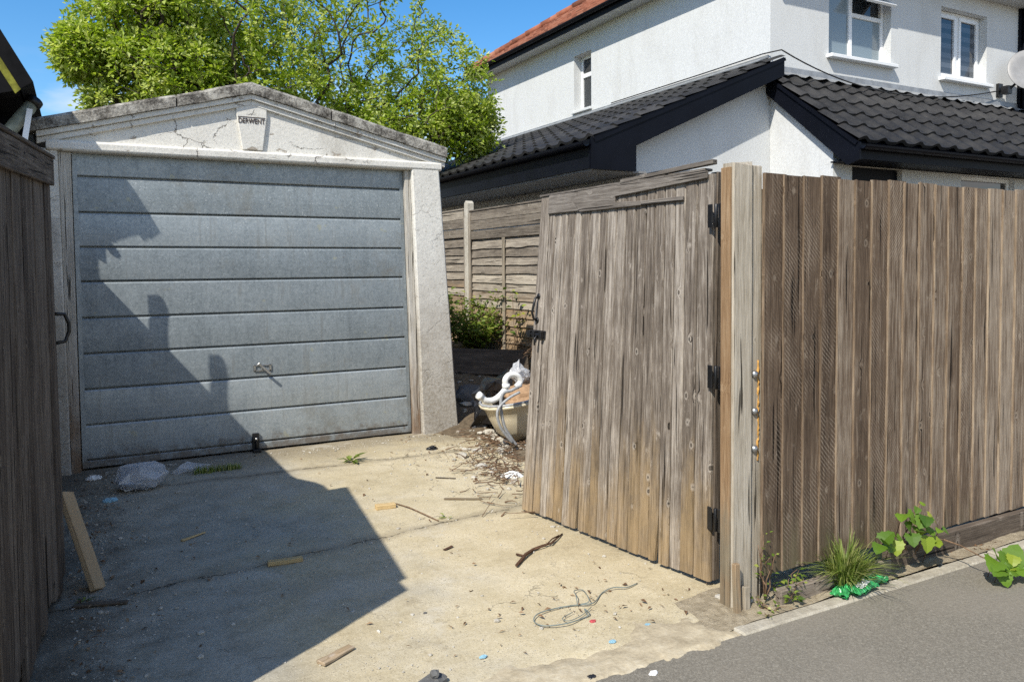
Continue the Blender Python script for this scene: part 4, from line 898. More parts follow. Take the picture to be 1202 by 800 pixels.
# ------------------------------------------------------------------ lap fence behind the drive
lpf = thing('lap_fence', 'weathered horizontal lap fence with pale concrete post behind the open gate', 'fence', (4.5, 9, 0))
XF = 4.5; random.seed(31)
def lap_panel(y0, y1, zt):
    mb = MB(); z = zt-.36
    while z > .25:
        n = 14; vs = []; ws = []; fs = []; o_ = random.uniform(0, 99); hh = .135
        for i in range(n+1):
            y = y0+(y1-y0)*i/n; wv = .011*mnoise.noise(Vector((y*2.2, o_, 0)))+.006*mnoise.noise(Vector((y*7, o_, 4)))
            b = z-hh+wv
            vs += [(XF+.012, y, z+.02), (XF-.014, y, b), (XF-.006, y, b-.002), (XF+.018, y, z+.02)]; ws += [(.07, 0, y), (-.07, 0, y), (-.07, .01, y), (.07, .01, y)]
        for i in range(n):
            for k in range(4): fs.append((i*4+k, i*4+(k+1) % 4, i*4+4+(k+1) % 4, i*4+4+k))
        mb.add(vs, fs, ws); z -= random.uniform(.098, .112)
    mb.build('slats', 'lap', lpf)
    fr2 = MB()
    for za, zb, xo in ((zt-.13, zt-.01, -.004), (zt-.25, zt-.135, -.012), (zt-.37, zt-.26, -.002)): fr2.box((XF-.02+xo, y0, za), (XF+.01+xo, y1, zb), 1)
    fr2.build('top_boards', 'lap', lpf, bevel=.004)
    cp2 = MB(); cp2.box((XF-.035, y0, zt-.008), (XF+.03, y1, zt+.012), 1); cp2.build('capping_strip', 'lap', lpf, bevel=.003)
    ym = (y0+y1)/2; 
    for yy in (y0+.025, ym, y1-.025):
        b = MB(); b.box((XF-.045, yy-.02, .3), (XF-.022, yy+.02, zt-.37 if yy == ym else zt-.02), 2); b.build('batten', 'post' if yy == ym else 'lap', lpf, bevel=.003)
for (y0, y1, zt) in ((5.62, 7.36, 2.24), (7.46, 9.37, 2.285), (9.47, 11.25, 2.325), (11.35, 13.1, 2.34)): lap_panel(y0, y1, zt)
for y, zt in ((7.41, 2.3), (9.42, 2.43), (11.3, 2.4)):
    b = MB(); b.prism([(XF-.055, y-.047, 0), (XF-.055, y+.047, 0), (XF-.055, y+.047, zt-.03), (XF-.055, y, zt), (XF-.055, y-.047, zt-.03)], (.10, 0, 0)); b.build('post', 'edging', lpf, bevel=.006)

# ------------------------------------------------------------------ tree behind the garage
def make_tree():
    random.seed(12)
    base = Vector((2.6, 13.2, 0)); t = thing('tree', 'broad leafy spring tree with bright yellow-green foliage behind the garage', 'tree', base)
    blobs = [((1.9, 13.0, 5.4), (1.9, 1.8, 1.9)), ((2.9, 13.3, 6.6), (2.7, 2.0, 2.0)), ((4.1, 12.8, 5.3), (1.9, 1.6, 1.7)), ((5.2, 12.5, 4.5), (1.2, 1.2, 1.2)), ((1.15, 13.0, 4.35), (1.15, 1.3, 1.05)), ((2.6, 13.0, 4.2), (2.0, 1.4, 1.0)), ((.95, 12.8, 5.8), (.85, 1.0, 1.0)), ((4.4, 12.7, 3.8), (1.4, 1.1, .8)), ((.12, 12.7, 4.6), (.34, .4, .36)), ((1.1, 12.9, 4.9), (1.2, 1.2, 1.1)), ((1.6, 12.9, 4.2), (1.6, 1.2, .9)), ((5.75, 12.2, 3.95), (.6, .5, .65))]
    pts = []
    while len(pts) < 3800:
        c, r = random.choice(blobs); d = Vector((random.gauss(0, 1), random.gauss(0, 1), random.gauss(0, 1))).normalized()*(random.random()**.36)
        p = Vector((c[0]+d.x*r[0], c[1]+d.y*r[1], c[2]+d.z*r[2]))
        if p.z < 3.0: continue
        if p.z > 6.5 and random.random() < .6: continue
        if p.x > 3.3 and random.random() < .12: continue
        if p.x > 2.7 and mnoise.noise(p*.95+Vector((3, 1, 8))) < -.36: continue
        pts.append(p)
    root = base+Vector((0, 0, 1.9)); nodes = [base, base+Vector((.03, 0, 1.0)), root]; par = [-1, 0, 1]
    for a, L in ((0, 2.0), (1.0, 2.0), (2.1, 2.0), (3.2, 1.3), (4.2, 2.0), (5.2, 2.0)):
        d = Vector((math.cos(a)*.75, math.sin(a)*.55, .75)).normalized(); pi_ = 2
        for k in range(4):
            p = nodes[pi_]+d*L/4+Vector((random.uniform(-.1, .1), random.uniform(-.1, .1), .06)); nodes.append(p); par.append(pi_); pi_ = len(nodes)-1; d = (d+Vector((0, 0, .12))).normalized()
    pts.sort(key=lambda p: (p-root).length)
    from mathutils.kdtree import KDTree
    depth = {i: (nodes[i]-base).length for i in range(len(nodes))}
    for p in pts:
        best = None; bd = 1e9
        for i, q in enumerate(nodes):
            if i < 2: continue
            d = (p-q).length
            if d > 1.6 and bd < 1e8: continue
            c = d+.22*depth[i]
            if c < bd: bd = c; best = i
        q = nodes[best]; mid = q.lerp(p, .55)+Vector((random.uniform(-.06, .06), random.uniform(-.06, .06), .07*(p-q).length))
        nodes.append(mid); par.append(best); depth[len(nodes)-1] = depth[best]+(mid-q).length
        nodes.append(p); par.append(len(nodes)-2); depth[len(nodes)-1] = depth[len(nodes)-2]+(p-mid).length
    cnt = [0]*len(nodes)
    for i in range(len(nodes)-1, -1, -1):
        cnt[i] = max(cnt[i], 1)
        if par[i] >= 0: cnt[par[i]] += cnt[i]
    rad = [min(.13, .0042*(c**.48)) for c in cnt]
    tk = MB(); lm_ = MB()
    for i in range(1, len(nodes)):
        mb = tk if i <= 2 else lm_; mb.tube([nodes[par[i]], nodes[i]], rad[i]*1.15 if i > 2 else .2, 5 if rad[i] < .03 else 8, r2=rad[i] if i > 2 else .17, caps=False)
    tk.build('trunk', 'bark', t); lm_.build('limbs', 'bark', t)
    lf_ = MB()
    kids = [0]*len(nodes)
    for i in range(1, len(nodes)): kids[par[i]] += 1
    for i in range(20, len(nodes)):
        if cnt[i] > 9: continue
        tip = kids[i] == 0; n = random.randint(24, 34) if tip else random.randint(5, 11)
        d0 = (nodes[i]-nodes[par[i]]).normalized(); tone = random.random()
        if nodes[i].x < 3.0 and tip: n += 9
        for k in range(n):
            d = (d0*.5+Vector((random.gauss(0, 1), random.gauss(0, 1), random.gauss(.15, .8)))).normalized(); o = nodes[i]+d*random.uniform(0, .15)+d0*random.uniform(-.15, .05)
            L = random.uniform(.05, .10); nrm = Vector((random.gauss(0, .7), random.gauss(0, .7), 1))
            lf_.leaf2(o, d, nrm, L, L*random.uniform(.48, .66), min(1, max(0, .5*tone+random.gauss(.32, .2)+(.16 if tip else 0))))
    lf_.build('crown', 'leaf', t)
    return len(nodes), len(lf_.f)
make_tree()

# ------------------------------------------------------------------ plants
def blades(mb, c, n, L0, L1, spread, w=.006, lean=1.0, up_=1.0):
    for i in range(n):
        a = random.uniform(0, 2*math.pi); L = random.uniform(L0, L1); p = Vector(c)+Vector((math.cos(a), math.sin(a), 0))*random.uniform(0, spread); out_ = Vector((math.cos(a), math.sin(a), 0))*lean*random.uniform(.15, 1); vs = []; fs = []; r_ = random.random()
        side = Vector((-math.sin(a), math.cos(a), 0)); N = 5
        for k in range(N+1):
            t = k/N; q = p+out_*L*t*t*.8+Vector((0, 0, 1))*L*up_*(t-.55*t*t*min(1, out_.length*1.2)); ww = w*(1-t**2)+.0006; vs += [q-side*ww/2, q+side*ww/2]
        for k in range(N): fs.append((k*2, k*2+1, k*2+3, k*2+2))
        mb.add(vs, fs, None, r_)
random.seed(44)
q = MB(); c = Vector((3.17, 2.52, .01)); blades(q, c, 480, .13, .34, .075, .0075, 1.2, .95); blades(q, c, 70, .16, .34, .05, .006, .65)
tag(q.build('grass_clump', 'grass', None, c), 'thick tuft of arching grass at the foot of the board fence', 'grass clump')
q = MB(); c = at_z(255, 553); 
for k in range(15): blades(q, c+Vector(((k-7)*.022, random.gauss(0, .012), 0)), 22, .03, .08, .03, .005, .9)
tag(q.build('grass_tuft', 'grass', None, c), 'low dark grass tuft at the garage door beside the crumpled polythene', 'grass clump')
def weed(c, n, L0, L1, mat, label, name='weed', flat=.5, cat='weed'):
    q = MB(); c = Vector(c)
    for i in range(n):
        a = random.uniform(0, 6.28); d = Vector((math.cos(a), math.sin(a), random.uniform(.05, 1)*flat)); q.leaf(c+d*random.uniform(0, .03), d, (0, 0, 1), random.uniform(L0, L1), random.uniform(L0, L1)*.32, None, .2, .25)
    return tag(q.build(name, mat, None, c), label, cat)
weed(at_z(412, 541), 16, .07, .15, 'grass', 'small dandelion weed in the sunlit concrete before the garage door', flat=.9)
weed(at_z(524, 608), 9, .02, .05, 'grass', 'tiny weed in the crack of the sunlit concrete drive')
weed(at_z(100, 704), 7, .02, .05, 'bush', 'tiny green weed beside the dark stick near the left gate')
def leafy(name, c, stems, nl, hmin, hmax, Ls, mat, label, cat='plant', spread=.12, jit=.03, barkm='twig'):
    t = thing(name, label, cat, c); c = Vector(c); sm = MB(); lv = MB()
    for i in range(stems):
        a = random.uniform(0, 6.28); h = random.uniform(hmin, hmax); pts = [c+Vector((0, 0, -.02))]; d = Vector((math.cos(a)*spread, math.sin(a)*spread, 0))
        for k in range(1, 6): pts.append(c+d*(k/5)**1.2*random.uniform(.8, 1.2)+Vector((random.gauss(0, jit*.3), random.gauss(0, jit*.3), h*k/5)))
        sm.tube(pts, .004, 5, r2=.0015)
        for j in range(nl):
            k = random.uniform(.25, 1)*5; i0 = min(4, int(k)); p = pts[i0].lerp(pts[i0+1], k-i0); a2 = random.uniform(0, 6.28); dd_ = Vector((math.cos(a2), math.sin(a2), random.uniform(-.2, .6)))
            L = random.uniform(*Ls); lv.leaf(p+dd_*random.uniform(0, jit), dd_, (random.gauss(0, .5), random.gauss(0, .5)-.3, 1), L, L*random.uniform(.5, .75), None, .25, .15)
    sm.build('stems', barkm, t); lv.build('leaves', mat, t); return t
leafy('weed', (2.83, 2.55, .0), 9, 11, .04, .15, (.016, .034), 'bush', 'small leafy weed between the wooden stakes and the fence foot', 'weed', .08)
leafy('weed', (2.70, 2.575, .05), 4, 8, .12, .30, (.012, .026), 'bush', 'wispy creeper weed climbing the foot of the gate post', 'weed', .05)
leafy('weed', (2.66, 2.50, .0), 5, 6, .02, .07, (.012, .03), 'grass', 'yellowish low weed at the pale kerb before the stakes', 'weed', .07)
random.seed(50)
leafy('bush', (4.22, 8.75, .50), 80, 34, .25, .82, (.035, .085), 'bush', 'sunlit green bush in front of the lap fence beside the white pillar', 'bush', .42, .09)
leafy('ivy', (4.40, 7.95, .6), 4, 9, .35, .75, (.05, .09), 'bramble', 'few pale green ivy leaves climbing the lap fence beside the gate', 'plant', .14, .05)
def bleaf(mb, p, d, nrm, S, rnd):        # toothed, lobed bramble leaf
    d = Vector(d).normalized(); x = d.cross(Vector(nrm)).normalized(); nn = x.cross(d); n = 9; vs = [Vector(p)]; L = []
    ol = [(0, 0), (.10, .30), (.02, .42), (.22, .46), (.30, .56), (.42, .44), (.55, .46), (.66, .32), (.80, .27), (1.0, 0)]
    pts = [(a, b) for a, b in ol]+[(a, -b) for a, b in ol[-2:0:-1]]
    mid = [(.33, 0), (.66, 0)]
    vs = [Vector(p)+d*S*a+x*S*b*1.05+nn*S*(.22*abs(b)-.25*a*a) for a, b in pts+mid]; c1 = len(pts); k = len(pts)
    fs = []
    for i in range(k):
        j = (i+1) % k; am = (pts[i][0]+pts[j][0])/2; fs.append((i, j, c1 if am < .5 else c1+1))
    fs += [(c1, 6, c1+1), (c1, c1+1, k-6)]
    mb.add(vs, fs, None, rnd)
def bramble(c, specs, label, stem_pts):
    t = thing('bramble', label, 'bramble', c); sm = MB(); lv = MB()
    for s_ in stem_pts: sm.tube(s_, .0045, 6, r2=.003)
    for (px, py, Y, n, S) in specs:
        p = at_y(px, py, Y)
        for k in range(n):
            a = 2*math.pi*k/n+random.uniform(-.3, .3); d = Vector((math.cos(a)*.9, -.35+.3*math.sin(a), random.uniform(-.75, .35)+.25*math.sin(a)))
            bleaf(lv, p+d*.012, d, (random.gauss(-.3, .3), random.gauss(-.6, .3), 1), S*random.uniform(.55, .95), min(1, max(0, random.gauss(.45, .28))))
        sm.tube([p, p+Vector((.01, .03, -.05)), p+Vector((.03, .07, -.14))], .002, 5)
    sm.build('stems', 'twig', t); lv.build('leaves', 'bramble', t)
random.seed(61)
bA = at_y(1062, 655, 2.55)
bramble((3.72, 2.53, 0), [(1035, 637, 2.44, 4, .10), (1050, 630, 2.46, 3, .095), (1062, 602, 2.48, 2, .10), (1070, 622, 2.46, 3, .10), (1086, 603, 2.44, 3, .105), (1085, 624, 2.45, 3, .10), (1094, 634, 2.45, 3, .09), (1104, 620, 2.47, 2, .06), (1078, 592, 2.47, 2, .05)],
        'bright green bramble leaves growing out under the board fence', [[(3.72, 2.57, .02), at_y(1060, 630, 2.52), at_y(1075, 605, 2.5), at_y(1080, 588, 2.48)], [(3.72, 2.57, .05), at_y(1045, 640, 2.5)], [(3.76, 2.57, .04), at_y(1085, 632, 2.5), at_y(1108, 633, 2.46)]])
bramble((4.02, 2.27, 0), [(1170, 656, 2.22, 4, .11), (1185, 664, 2.2, 4, .12), (1176, 668, 2.18, 3, .10), (1190, 648, 2.2, 2, .07)],
        'bramble shoot lying out over the asphalt pavement at the right edge', [[at_y(1108, 633, 2.46), at_y(1128, 640, 2.40), at_y(1150, 652, 2.3), at_y(1172, 662, 2.22)]])

# ------------------------------------------------------------------ rubbish and odds and ends
random.seed(70)
def crumple(mb, c, size, lift=0, n=22, seed=0, sharp=1.0, sub=4):
    # a sheet or bag: closed crumpled lump resting on the ground, with ridged folds
    import bmesh
    bm = bmesh.new(); bmesh.ops.create_icosphere(bm, subdivisions=sub, radius=1); o = Vector((seed*3.7, seed*1.9, 0)); c = Vector(c); vs = []
    rg = lambda p: 1-2*abs(mnoise.noise(p))
    for v in bm.verts:
        d = v.co; w = Vector((mnoise.noise(d*1.5+o), mnoise.noise(d*1.5+o+Vector((9, 0, 0))), mnoise.noise(d*1.5+o+Vector((0, 9, 0)))))
        e = d+w*.5
        k = .86+.30*mnoise.noise(d*1.2+o)+sharp*(.16*rg(e*1.6+o)+.10*rg(e*3.3+o)+.05*rg(e*7+o))
        q = Vector((d.x*size[0], d.y*size[1], max(-.12, d.z)*size[2]+.12*size[2]))*k; vs.append(c+q)
    bm.verts.index_update(); fs = [[v.index for v in f.verts] for f in bm.faces]; bm.free(); mb.add(vs, fs, None, None, False)
def film_bag(mb, c, size, n, seed, layers=2, detail=1):
    import bmesh
    rg = random.Random(seed); c = Vector(c)
    for lay in range(layers):
        bm = bmesh.new(); k = 1-.22*lay
        for i in range(n):
            d = Vector((rg.gauss(0, 1), rg.gauss(0, 1), rg.gauss(0, 1))).normalized()*rg.uniform(.62, 1.12)
            bm.verts.new((d.x*size[0]*k, d.y*size[1]*k, max(0, .42+d.z*.58)*size[2]*k))
        r_ = bmesh.ops.convex_hull(bm, input=bm.verts[:]); bmesh.ops.delete(bm, geom=[v for v in bm.verts if not v.link_faces], context='VERTS')
        for it in range(detail):
            bmesh.ops.subdivide_edges(bm, edges=bm.edges[:], cuts=1, use_grid_fill=True); bmesh.ops.triangulate(bm, faces=bm.faces[:])
            for v in bm.verts:
                if v.co.z > .004: v.co += Vector((rg.gauss(0, 1), rg.gauss(0, 1), rg.gauss(0, 1)))*size[2]*(.055 if it == 0 else .025)
                v.co.z = max(0, v.co.z)
        bm.verts.index_update(); mb.add([c+v.co for v in bm.verts], [[v.index for v in f.verts] for f in bm.faces], None, None, False); bm.free()
q = MB(); c = at_z(166, 573); film_bag(q, c, (.19, .14, .20), 44, 8, 2, 1)
tag(q.build('plastic_bag', 'clearbag', None, c), 'crumpled clear plastic bag on the shaded concrete left of the grass tuft', 'plastic bag')
q = MB(); c = at_z(222, 553); film_bag(q, c, (.16, .08, .07), 22, 3, 1, 1); tag(q.build('plastic_sheet', 'clearbag', None, c), 'flat crumpled polythene scrap against the garage door sill', 'plastic sheet')
def plank(name, a, b, w, t, mat, label, cat='plank', up_=(0, 0, 1), seg=3, taper=1.0, jit=.0015):
    q = MB(); q.beam(a, b, w, t, up_, seg, None, jit, taper); return tag(q.build(name, mat, None, (Vector(a)+Vector(b))/2, bevel=.003), label, cat)
pa, pb_ = Vector((.035, 4.31, .0)), Vector((-.098, 4.54, .44))
plank('plank', pa, pb_, .10, .03, 'newwood', 'pale new timber plank leaning against the end of the left gate', 'plank', (.85, -.35, .45))
q = at_z(227, 629, .006); plank('wood_strip', at_z(213, 634, .008), at_z(241, 624, .008), .022, .012, 'offcut', 'thin pale wood strip on the shaded concrete', 'wood offcut', taper=.6)
plank('wood_offcut', at_z(314, 661, .013), at_z(355, 655, .013), .035, .024, 'offcut', 'pale wooden offcut lying along the crack in shade', 'wood offcut')
plank('wood_block', at_z(441, 595, .016), at_z(464, 592, .016), .055, .03, 'offcut', 'yellow wooden block on sunlit concrete', 'wood offcut', taper=.9)
plank('plank', at_z(376, 778, .01), at_z(413, 758, .01), .05, .015, 'gate', 'short weathered grey board on sunlit concrete in the foreground', 'plank', taper=.75)
plank('stick', at_z(86, 711, .008), at_z(150, 706, .008), .03, .012, 'darkplank', 'dark flat stick on the ground by the left gate', 'stick')
plank('wood_lath', at_z(521, 585, .006), at_z(566, 585, .006), .022, .008, 'brown', 'brown wood lath lying level on the sunlit concrete', 'wood offcut')
plank('wood_lath', at_z(511, 560, .005), at_z(535, 561, .005), .015, .006, 'darkplank', 'short dark lath nearest the garage pillar', 'wood offcut')
q = MB(); q.tube([at_z(462, 590, .004), at_z(480, 595, .012), at_z(500, 604, .01), at_z(515, 611, .004)], .004, 5); tag(q.build('twig', 'twig', None, at_z(490, 600)), 'thin bent twig reaching from the yellow wooden block to a weed', 'twig')
plank('leaf_scrap', at_z(521, 645, .005), at_z(531, 640, .008), .018, .004, 'rust', 'small dark leaf scrap on sunlit concrete', 'leaf')
q = MB(); L_ = [(660, 626), (654, 631), (647, 637), (636, 640), (626, 644), (617, 650), (612, 657), (606, 663)]; q.tube([at_z(x, y, .008+.006*(i % 3)) for i, (x, y) in enumerate(L_)], [.004, .005, .006, .006, .007, .008, .010, .007], 6); q.tube([at_z(656, 628, .02), at_z(648, 632, .03), at_z(640, 640, .015), at_z(622, 646, .012)], .004, 5); q.tube([at_z(606, 650, .01), at_z(616, 652, .012), at_z(626, 645, .012)], .006, 5)
tag(q.build('black_cable', 'rust', None, at_z(635, 645)), 'dark stiff cable curling out from under the plank gate', 'cable')
q = MB(); L_ = [(748, 684), (735, 689), (720, 689), (707, 695), (700, 704), (693, 708), (672, 710), (650, 714), (631, 720), (627, 729), (640, 734), (665, 731), (684, 725), (692, 720), (686, 714), (690, 722)]
def smooth_path(P, n=4):
    out_ = []
    for i in range(len(P)-1):
        p0, p1, p2, p3 = P[max(i-1, 0)], P[i], P[i+1], P[min(i+2, len(P)-1)]
        for k in range(n):
            t = k/n; out_.append(.5*((2*p1)+(p2-p0)*t+(2*p0-5*p1+4*p2-p3)*t*t+(3*p1-p0-3*p2+p3)*t*t*t))
    return out_+[P[-1]]
q.tube(smooth_path([at_z(x, y, .006+.008*((i*7) % 3)/2) for i, (x, y) in enumerate(L_)]), .0027, 5)
L_ = [(678, 710), (676, 698), (674, 693), (684, 692), (690, 700), (691, 706), (680, 709)]; q.tube(smooth_path([at_z(x, y, .01+.02*((i*5) % 3)/2) for i, (x, y) in enumerate(L_)]), .0022, 5)
L_ = [(694, 712), (682, 722), (668, 728), (660, 725), (672, 718)]; q.tube(smooth_path([at_z(x, y, .012) for i, (x, y) in enumerate(L_)]), .0018, 5)
tag(q.build('wire_loop', 'wire', None, at_z(680, 712)), 'looped grey-blue wire lying on the sunlit concrete', 'wire')
def scrap(px, py, mat, label, s_=.02, name='litter', cat='litter', z=0):
    q = MB(); c = at_z(px, py, z); crumple(q, c, (s_, s_*.7, s_*.45), seed=px, sharp=1.6); return tag(q.build(name, mat, None, c), label, cat)
scrap(567, 771, 'bluelitter', 'bright blue litter scrap nearest the bottom edge of the drive', .014)
scrap(719, 753, 'bluelitter', 'blue ring of litter beside the pale crossing strip', .014)
scrap(760, 733, 'bluelitter', 'faint blue litter scrap on concrete near the gate post', .012)
scrap(696, 729, 'redlitter', 'small faded red scrap beside the looped wire', .013)
scrap(694, 795, 'blackbag', 'black stone-like lump on the asphalt at the bottom edge', .018, 'lump', 'stone')
scrap(767, 790, 'white_plastic', 'white splash of litter on the asphalt at the bottom edge', .016)
scrap(129, 588, 'bluelitter', 'blue-white scrap in the dirt behind the leaning plank', .04)
scrap(110, 562, 'white_plastic', 'white scrap in the dark corner at the foot of the left door frame', .045)
scrap(600, 560, 'white_plastic', 'white torn paper on the twigs beside the plank gate edge', .07, 'paper', 'paper')
scrap(595, 510, 'stone', 'white rubble lump between the twigs and the cream basin', .055, 'rubble_lump', 'stone')
q = MB(); q.rock(at_z(484, 721, .004), .010, (1, 1, .7), 1); tag(q.build('pebble', 'stone', None, at_z(484, 721)), 'pale pebble on sunlit concrete in the foreground', 'pebble')
q = MB(); q.rock(at_z(499, 719, .004), .010, (1, .9, .6), 1); tag(q.build('pebble', 'darkstone', None, at_z(499, 719)), 'dark pebble just right of a pale one on the concrete', 'pebble')
q = MB(); c = at_z(508, 804); q.box(c+Vector((-.06, -.035, -.02)), c+Vector((.055, .04, .03)), rot=Matrix.Rotation(.5, 3, 'Z')); 
bk = tag(q.build('broken_brick', 'darkstone', None, c, bevel=.012), 'dark broken brick cut off by the bottom edge', 'brick')
q = MB(); q.rock(at_z(510, 790, .045), .019, (1, 1, .75), 2); tag(q.build('stone', 'darkstone', None, at_z(510, 784)), 'grey stone resting on the broken dark brick', 'stone')
scrap(560, 505, 'redlitter', 'faded pink-red scrap in the rubble at the white pillar foot', .035)
scrap(583, 503, 'white_plastic', 'crumpled white scrap in the twigs just left of the basin foot', .05)
# stakes and stones at the post foot
for (px, py, h, w_, t_, lab) in ((866, 703, .245, .03, .14, 'taller of the two short wooden stakes at the gate post foot'), (876, 707, .13, .034, .30, 'shorter leaning wooden stake at the gate post foot')):
    c = at_y(px, py, 2.565); c.z = -.02; plank('stake', c, c+Vector((.05*t_, .02, h)), w_, .025, 'brown' if h > .2 else 'post', lab, 'stake', (0, 1, 0))
for (px, py, r_, lab) in ((845, 702, .030, 'white plaster lump at the bottom corner of the plank gate'), (855, 706, .022, 'small pale stone between plaster lump and stakes'), (879, 706, .024, 'round white stone at the foot of the shorter stake')):
    q = MB(); c = at_z(px, py, .008); q.rock(c, r_, (1, .9, .8), 2, .5); tag(q.build('stone', 'stone', None, c), lab, 'stone')
# green wrapper
q = MB(); c = Vector((3.19, 2.455, .01)); 
def foil(mb, c, rz, L, W, seed, h=.03):
    n = 14; vs = []; fs = []; rot = Matrix.Rotation(rz, 3, 'Z'); c = Vector(c)
    for lay in (1, -1):
        for j in range(n+1):
            for i in range(n+1):
                u, v = i/n-.5, j/n-.5; e = (1-abs(2*u)**4)*(1-abs(2*v)**4); z = h*.5+lay*h*.45*e+.016*mnoise.noise(Vector((u*5+seed, v*5, lay)))+.007*mnoise.noise(Vector((u*13, v*13+seed, 0)))
                vs.append(c+rot @ Vector((u*L+.01*mnoise.noise(Vector((v*6, seed, 1))), v*W+.01*mnoise.noise(Vector((u*6, seed, 5))), max(.003, z))))
    m_ = (n+1)**2
    for lay in range(2):
        for j in range(n):
            for i in range(n): b = lay*m_+j*(n+1)+i; fs.append((b, b+1, b+n+2, b+n+1))
    mb.add(vs, fs, None, .5, False)
foil(q, (3.19, 2.455, .012), .15, .19, .10, 1, .045); foil(q, (3.33, 2.485, .014), -.1, .14, .07, 4, .03); foil(q, (3.09, 2.475, .012), .5, .13, .08, 7, .03)
wp = q.build('wrapper', 'green_plastic', None, c); tag(wp, 'crumpled bright green plastic wrapper under the grass tuft', 'wrapper')
q = MB(); foil(q, (3.185, 2.437, .048), .3, .10, .04, 9, .010); q.build('printed_patch', 'white_plastic', wp)
# basin, trap pipe, hose, bags behind the gate
bc = Vector((3.50, 6.24, 0)); bn = thing('basin', 'old cream ceramic basin half hidden behind the plank gate', 'basin', bc)
tilt = Matrix.Rotation(R(-10), 3, 'Y')
q = MB(); q.lathe([(.02, .02), (.14, .03), (.21, .12), (.255, .26), (.275, .345), (.305, .365), (.312, .385), (.295, .395), (.265, .385), (.25, .34), (.20, .16), (.10, .08), (.0, .07)], bc+Vector((0, 0, 0)), 36, 1.15, .95, tilt); q.build('bowl', 'cream', bn)
q = MB(); rim = [bc+tilt @ Vector((math.cos(a)*.300*1.15, math.sin(a)*.300*.95, .40)) for a in [math.pi*k/9 for k in range(5, 17)]]; q.tube(rim, .012, 8); q.build('rim_seal', 'greyhose', bn)
q = MB(); crumple(q, bc+Vector((.04, -.02, .34)), (.27, .20, .15), seed=11, sharp=.6); tag(q.build('cardboard', 'cardboard', None, bc+Vector((.04, 0, .34))), 'crumpled brown cardboard stuffed in the cream basin', 'cardboard')
YB = 5.86
q = MB(); P_ = [(565, 466), (571, 470), (580, 469), (589, 462), (594, 454), (593, 446), (598, 440), (606, 440), (611, 447), (606, 454)]; q.tube(smooth_path([at_y(x, y, YB) for x, y in P_], 5), .026, 12)
a_ = at_y(565, 466, YB); q.tube([a_, a_+(at_y(561, 463, YB)-a_)], .033, 12); b_ = at_y(594, 453, YB); q.tube([b_+Vector((0, 0, -.015)), b_+Vector((.0, 0, .02))], .034, 12)
tag(q.build('waste_trap', 'white_plastic', None, at_y(585, 460, YB)), 'white plastic waste trap pipe lying over the cream basin', 'pipe')
q = MB(); q.tube(smooth_path([at_y(x, y, YB-.03) for x, y in ((612, 452), (600, 458), (590, 462), (588, 478), (592, 500), (600, 514), (606, 522))], 5), .014, 8); q.tube(smooth_path([at_y(x, y, YB-.06) for x, y in ((610, 460), (596, 468), (584, 482), (588, 502), (602, 520))], 5), .012, 8)
tag(q.build('hose', 'greyhose', None, at_y(590, 480, YB)), 'grey flexible hose looped over the rim of the cream basin', 'hose')
q = MB(); c = Vector((3.42, 6.58, .02)); film_bag(q, c, (.30, .24, .62), 26, 12, 1, 2); tag(q.build('bin_bag', 'blackbag', None, c), 'black bin bag standing behind the white trap pipe', 'bin bag')
q = MB(); c = at_y(607, 440, 6.25); film_bag(q, c-Vector((-.02, 0, .06)), (.12, .09, .17), 18, 5, 2, 2); tag(q.build('plastic_bag', 'clearbag', None, c), 'thin clear plastic bag on top of the cardboard in the basin', 'plastic bag')
# dark timber and stones in the shade behind
random.seed(80)
plank('old_board', (3.35, 8.15, .52), (4.40, 7.72, .47), .34, .05, 'darkplank', 'broad dark old board lying in the garage shade below the bush', 'plank', (-.15, -.75, .62), 4)
q = MB(); c = Vector((3.50, 7.35, .20)); q.rock(c, .2, (1.1, .8, .75), 3, .3); tag(q.build('boulder', 'darkstone', None, c), 'grey boulder in the shade beside the white pillar foot', 'stone')
for k, (px, py, s_, lab) in enumerate(((556, 480, .06, 'cream rubble chunk below the grey boulder'), (549, 492, .05, 'pale stone at the white pillar foot'), (572, 494, .06, 'pale tile shard in the rubble left of the basin'), (564, 476, .055, 'yellowish rubble chunk under the white trap pipe'))):
    q = MB(); c = at_z(px, py, .03); q.rock(c, s_, (1.1, .8, .6), 2, .5); tag(q.build('rubble_lump', 'stone', None, c), lab, 'stone')
scrap(556, 506, 'greyhose', 'grey flattened can among the twigs before the pillar', .06, 'crushed_can', 'can')
scrap(508, 527, 'black', 'dark crushed scrap on the concrete below the white pillar', .045)
q = MB(); c = at_z(572, 488)
for k in range(7): blades(q, at_z(random.uniform(569, 575), random.uniform(486, 494)), 9, .08, .22, .02, .008, .5)
tag(q.build('grass_tuft', 'grass', None, c), 'upright grass tuft in the rubble between pillar and basin', 'grass clump')
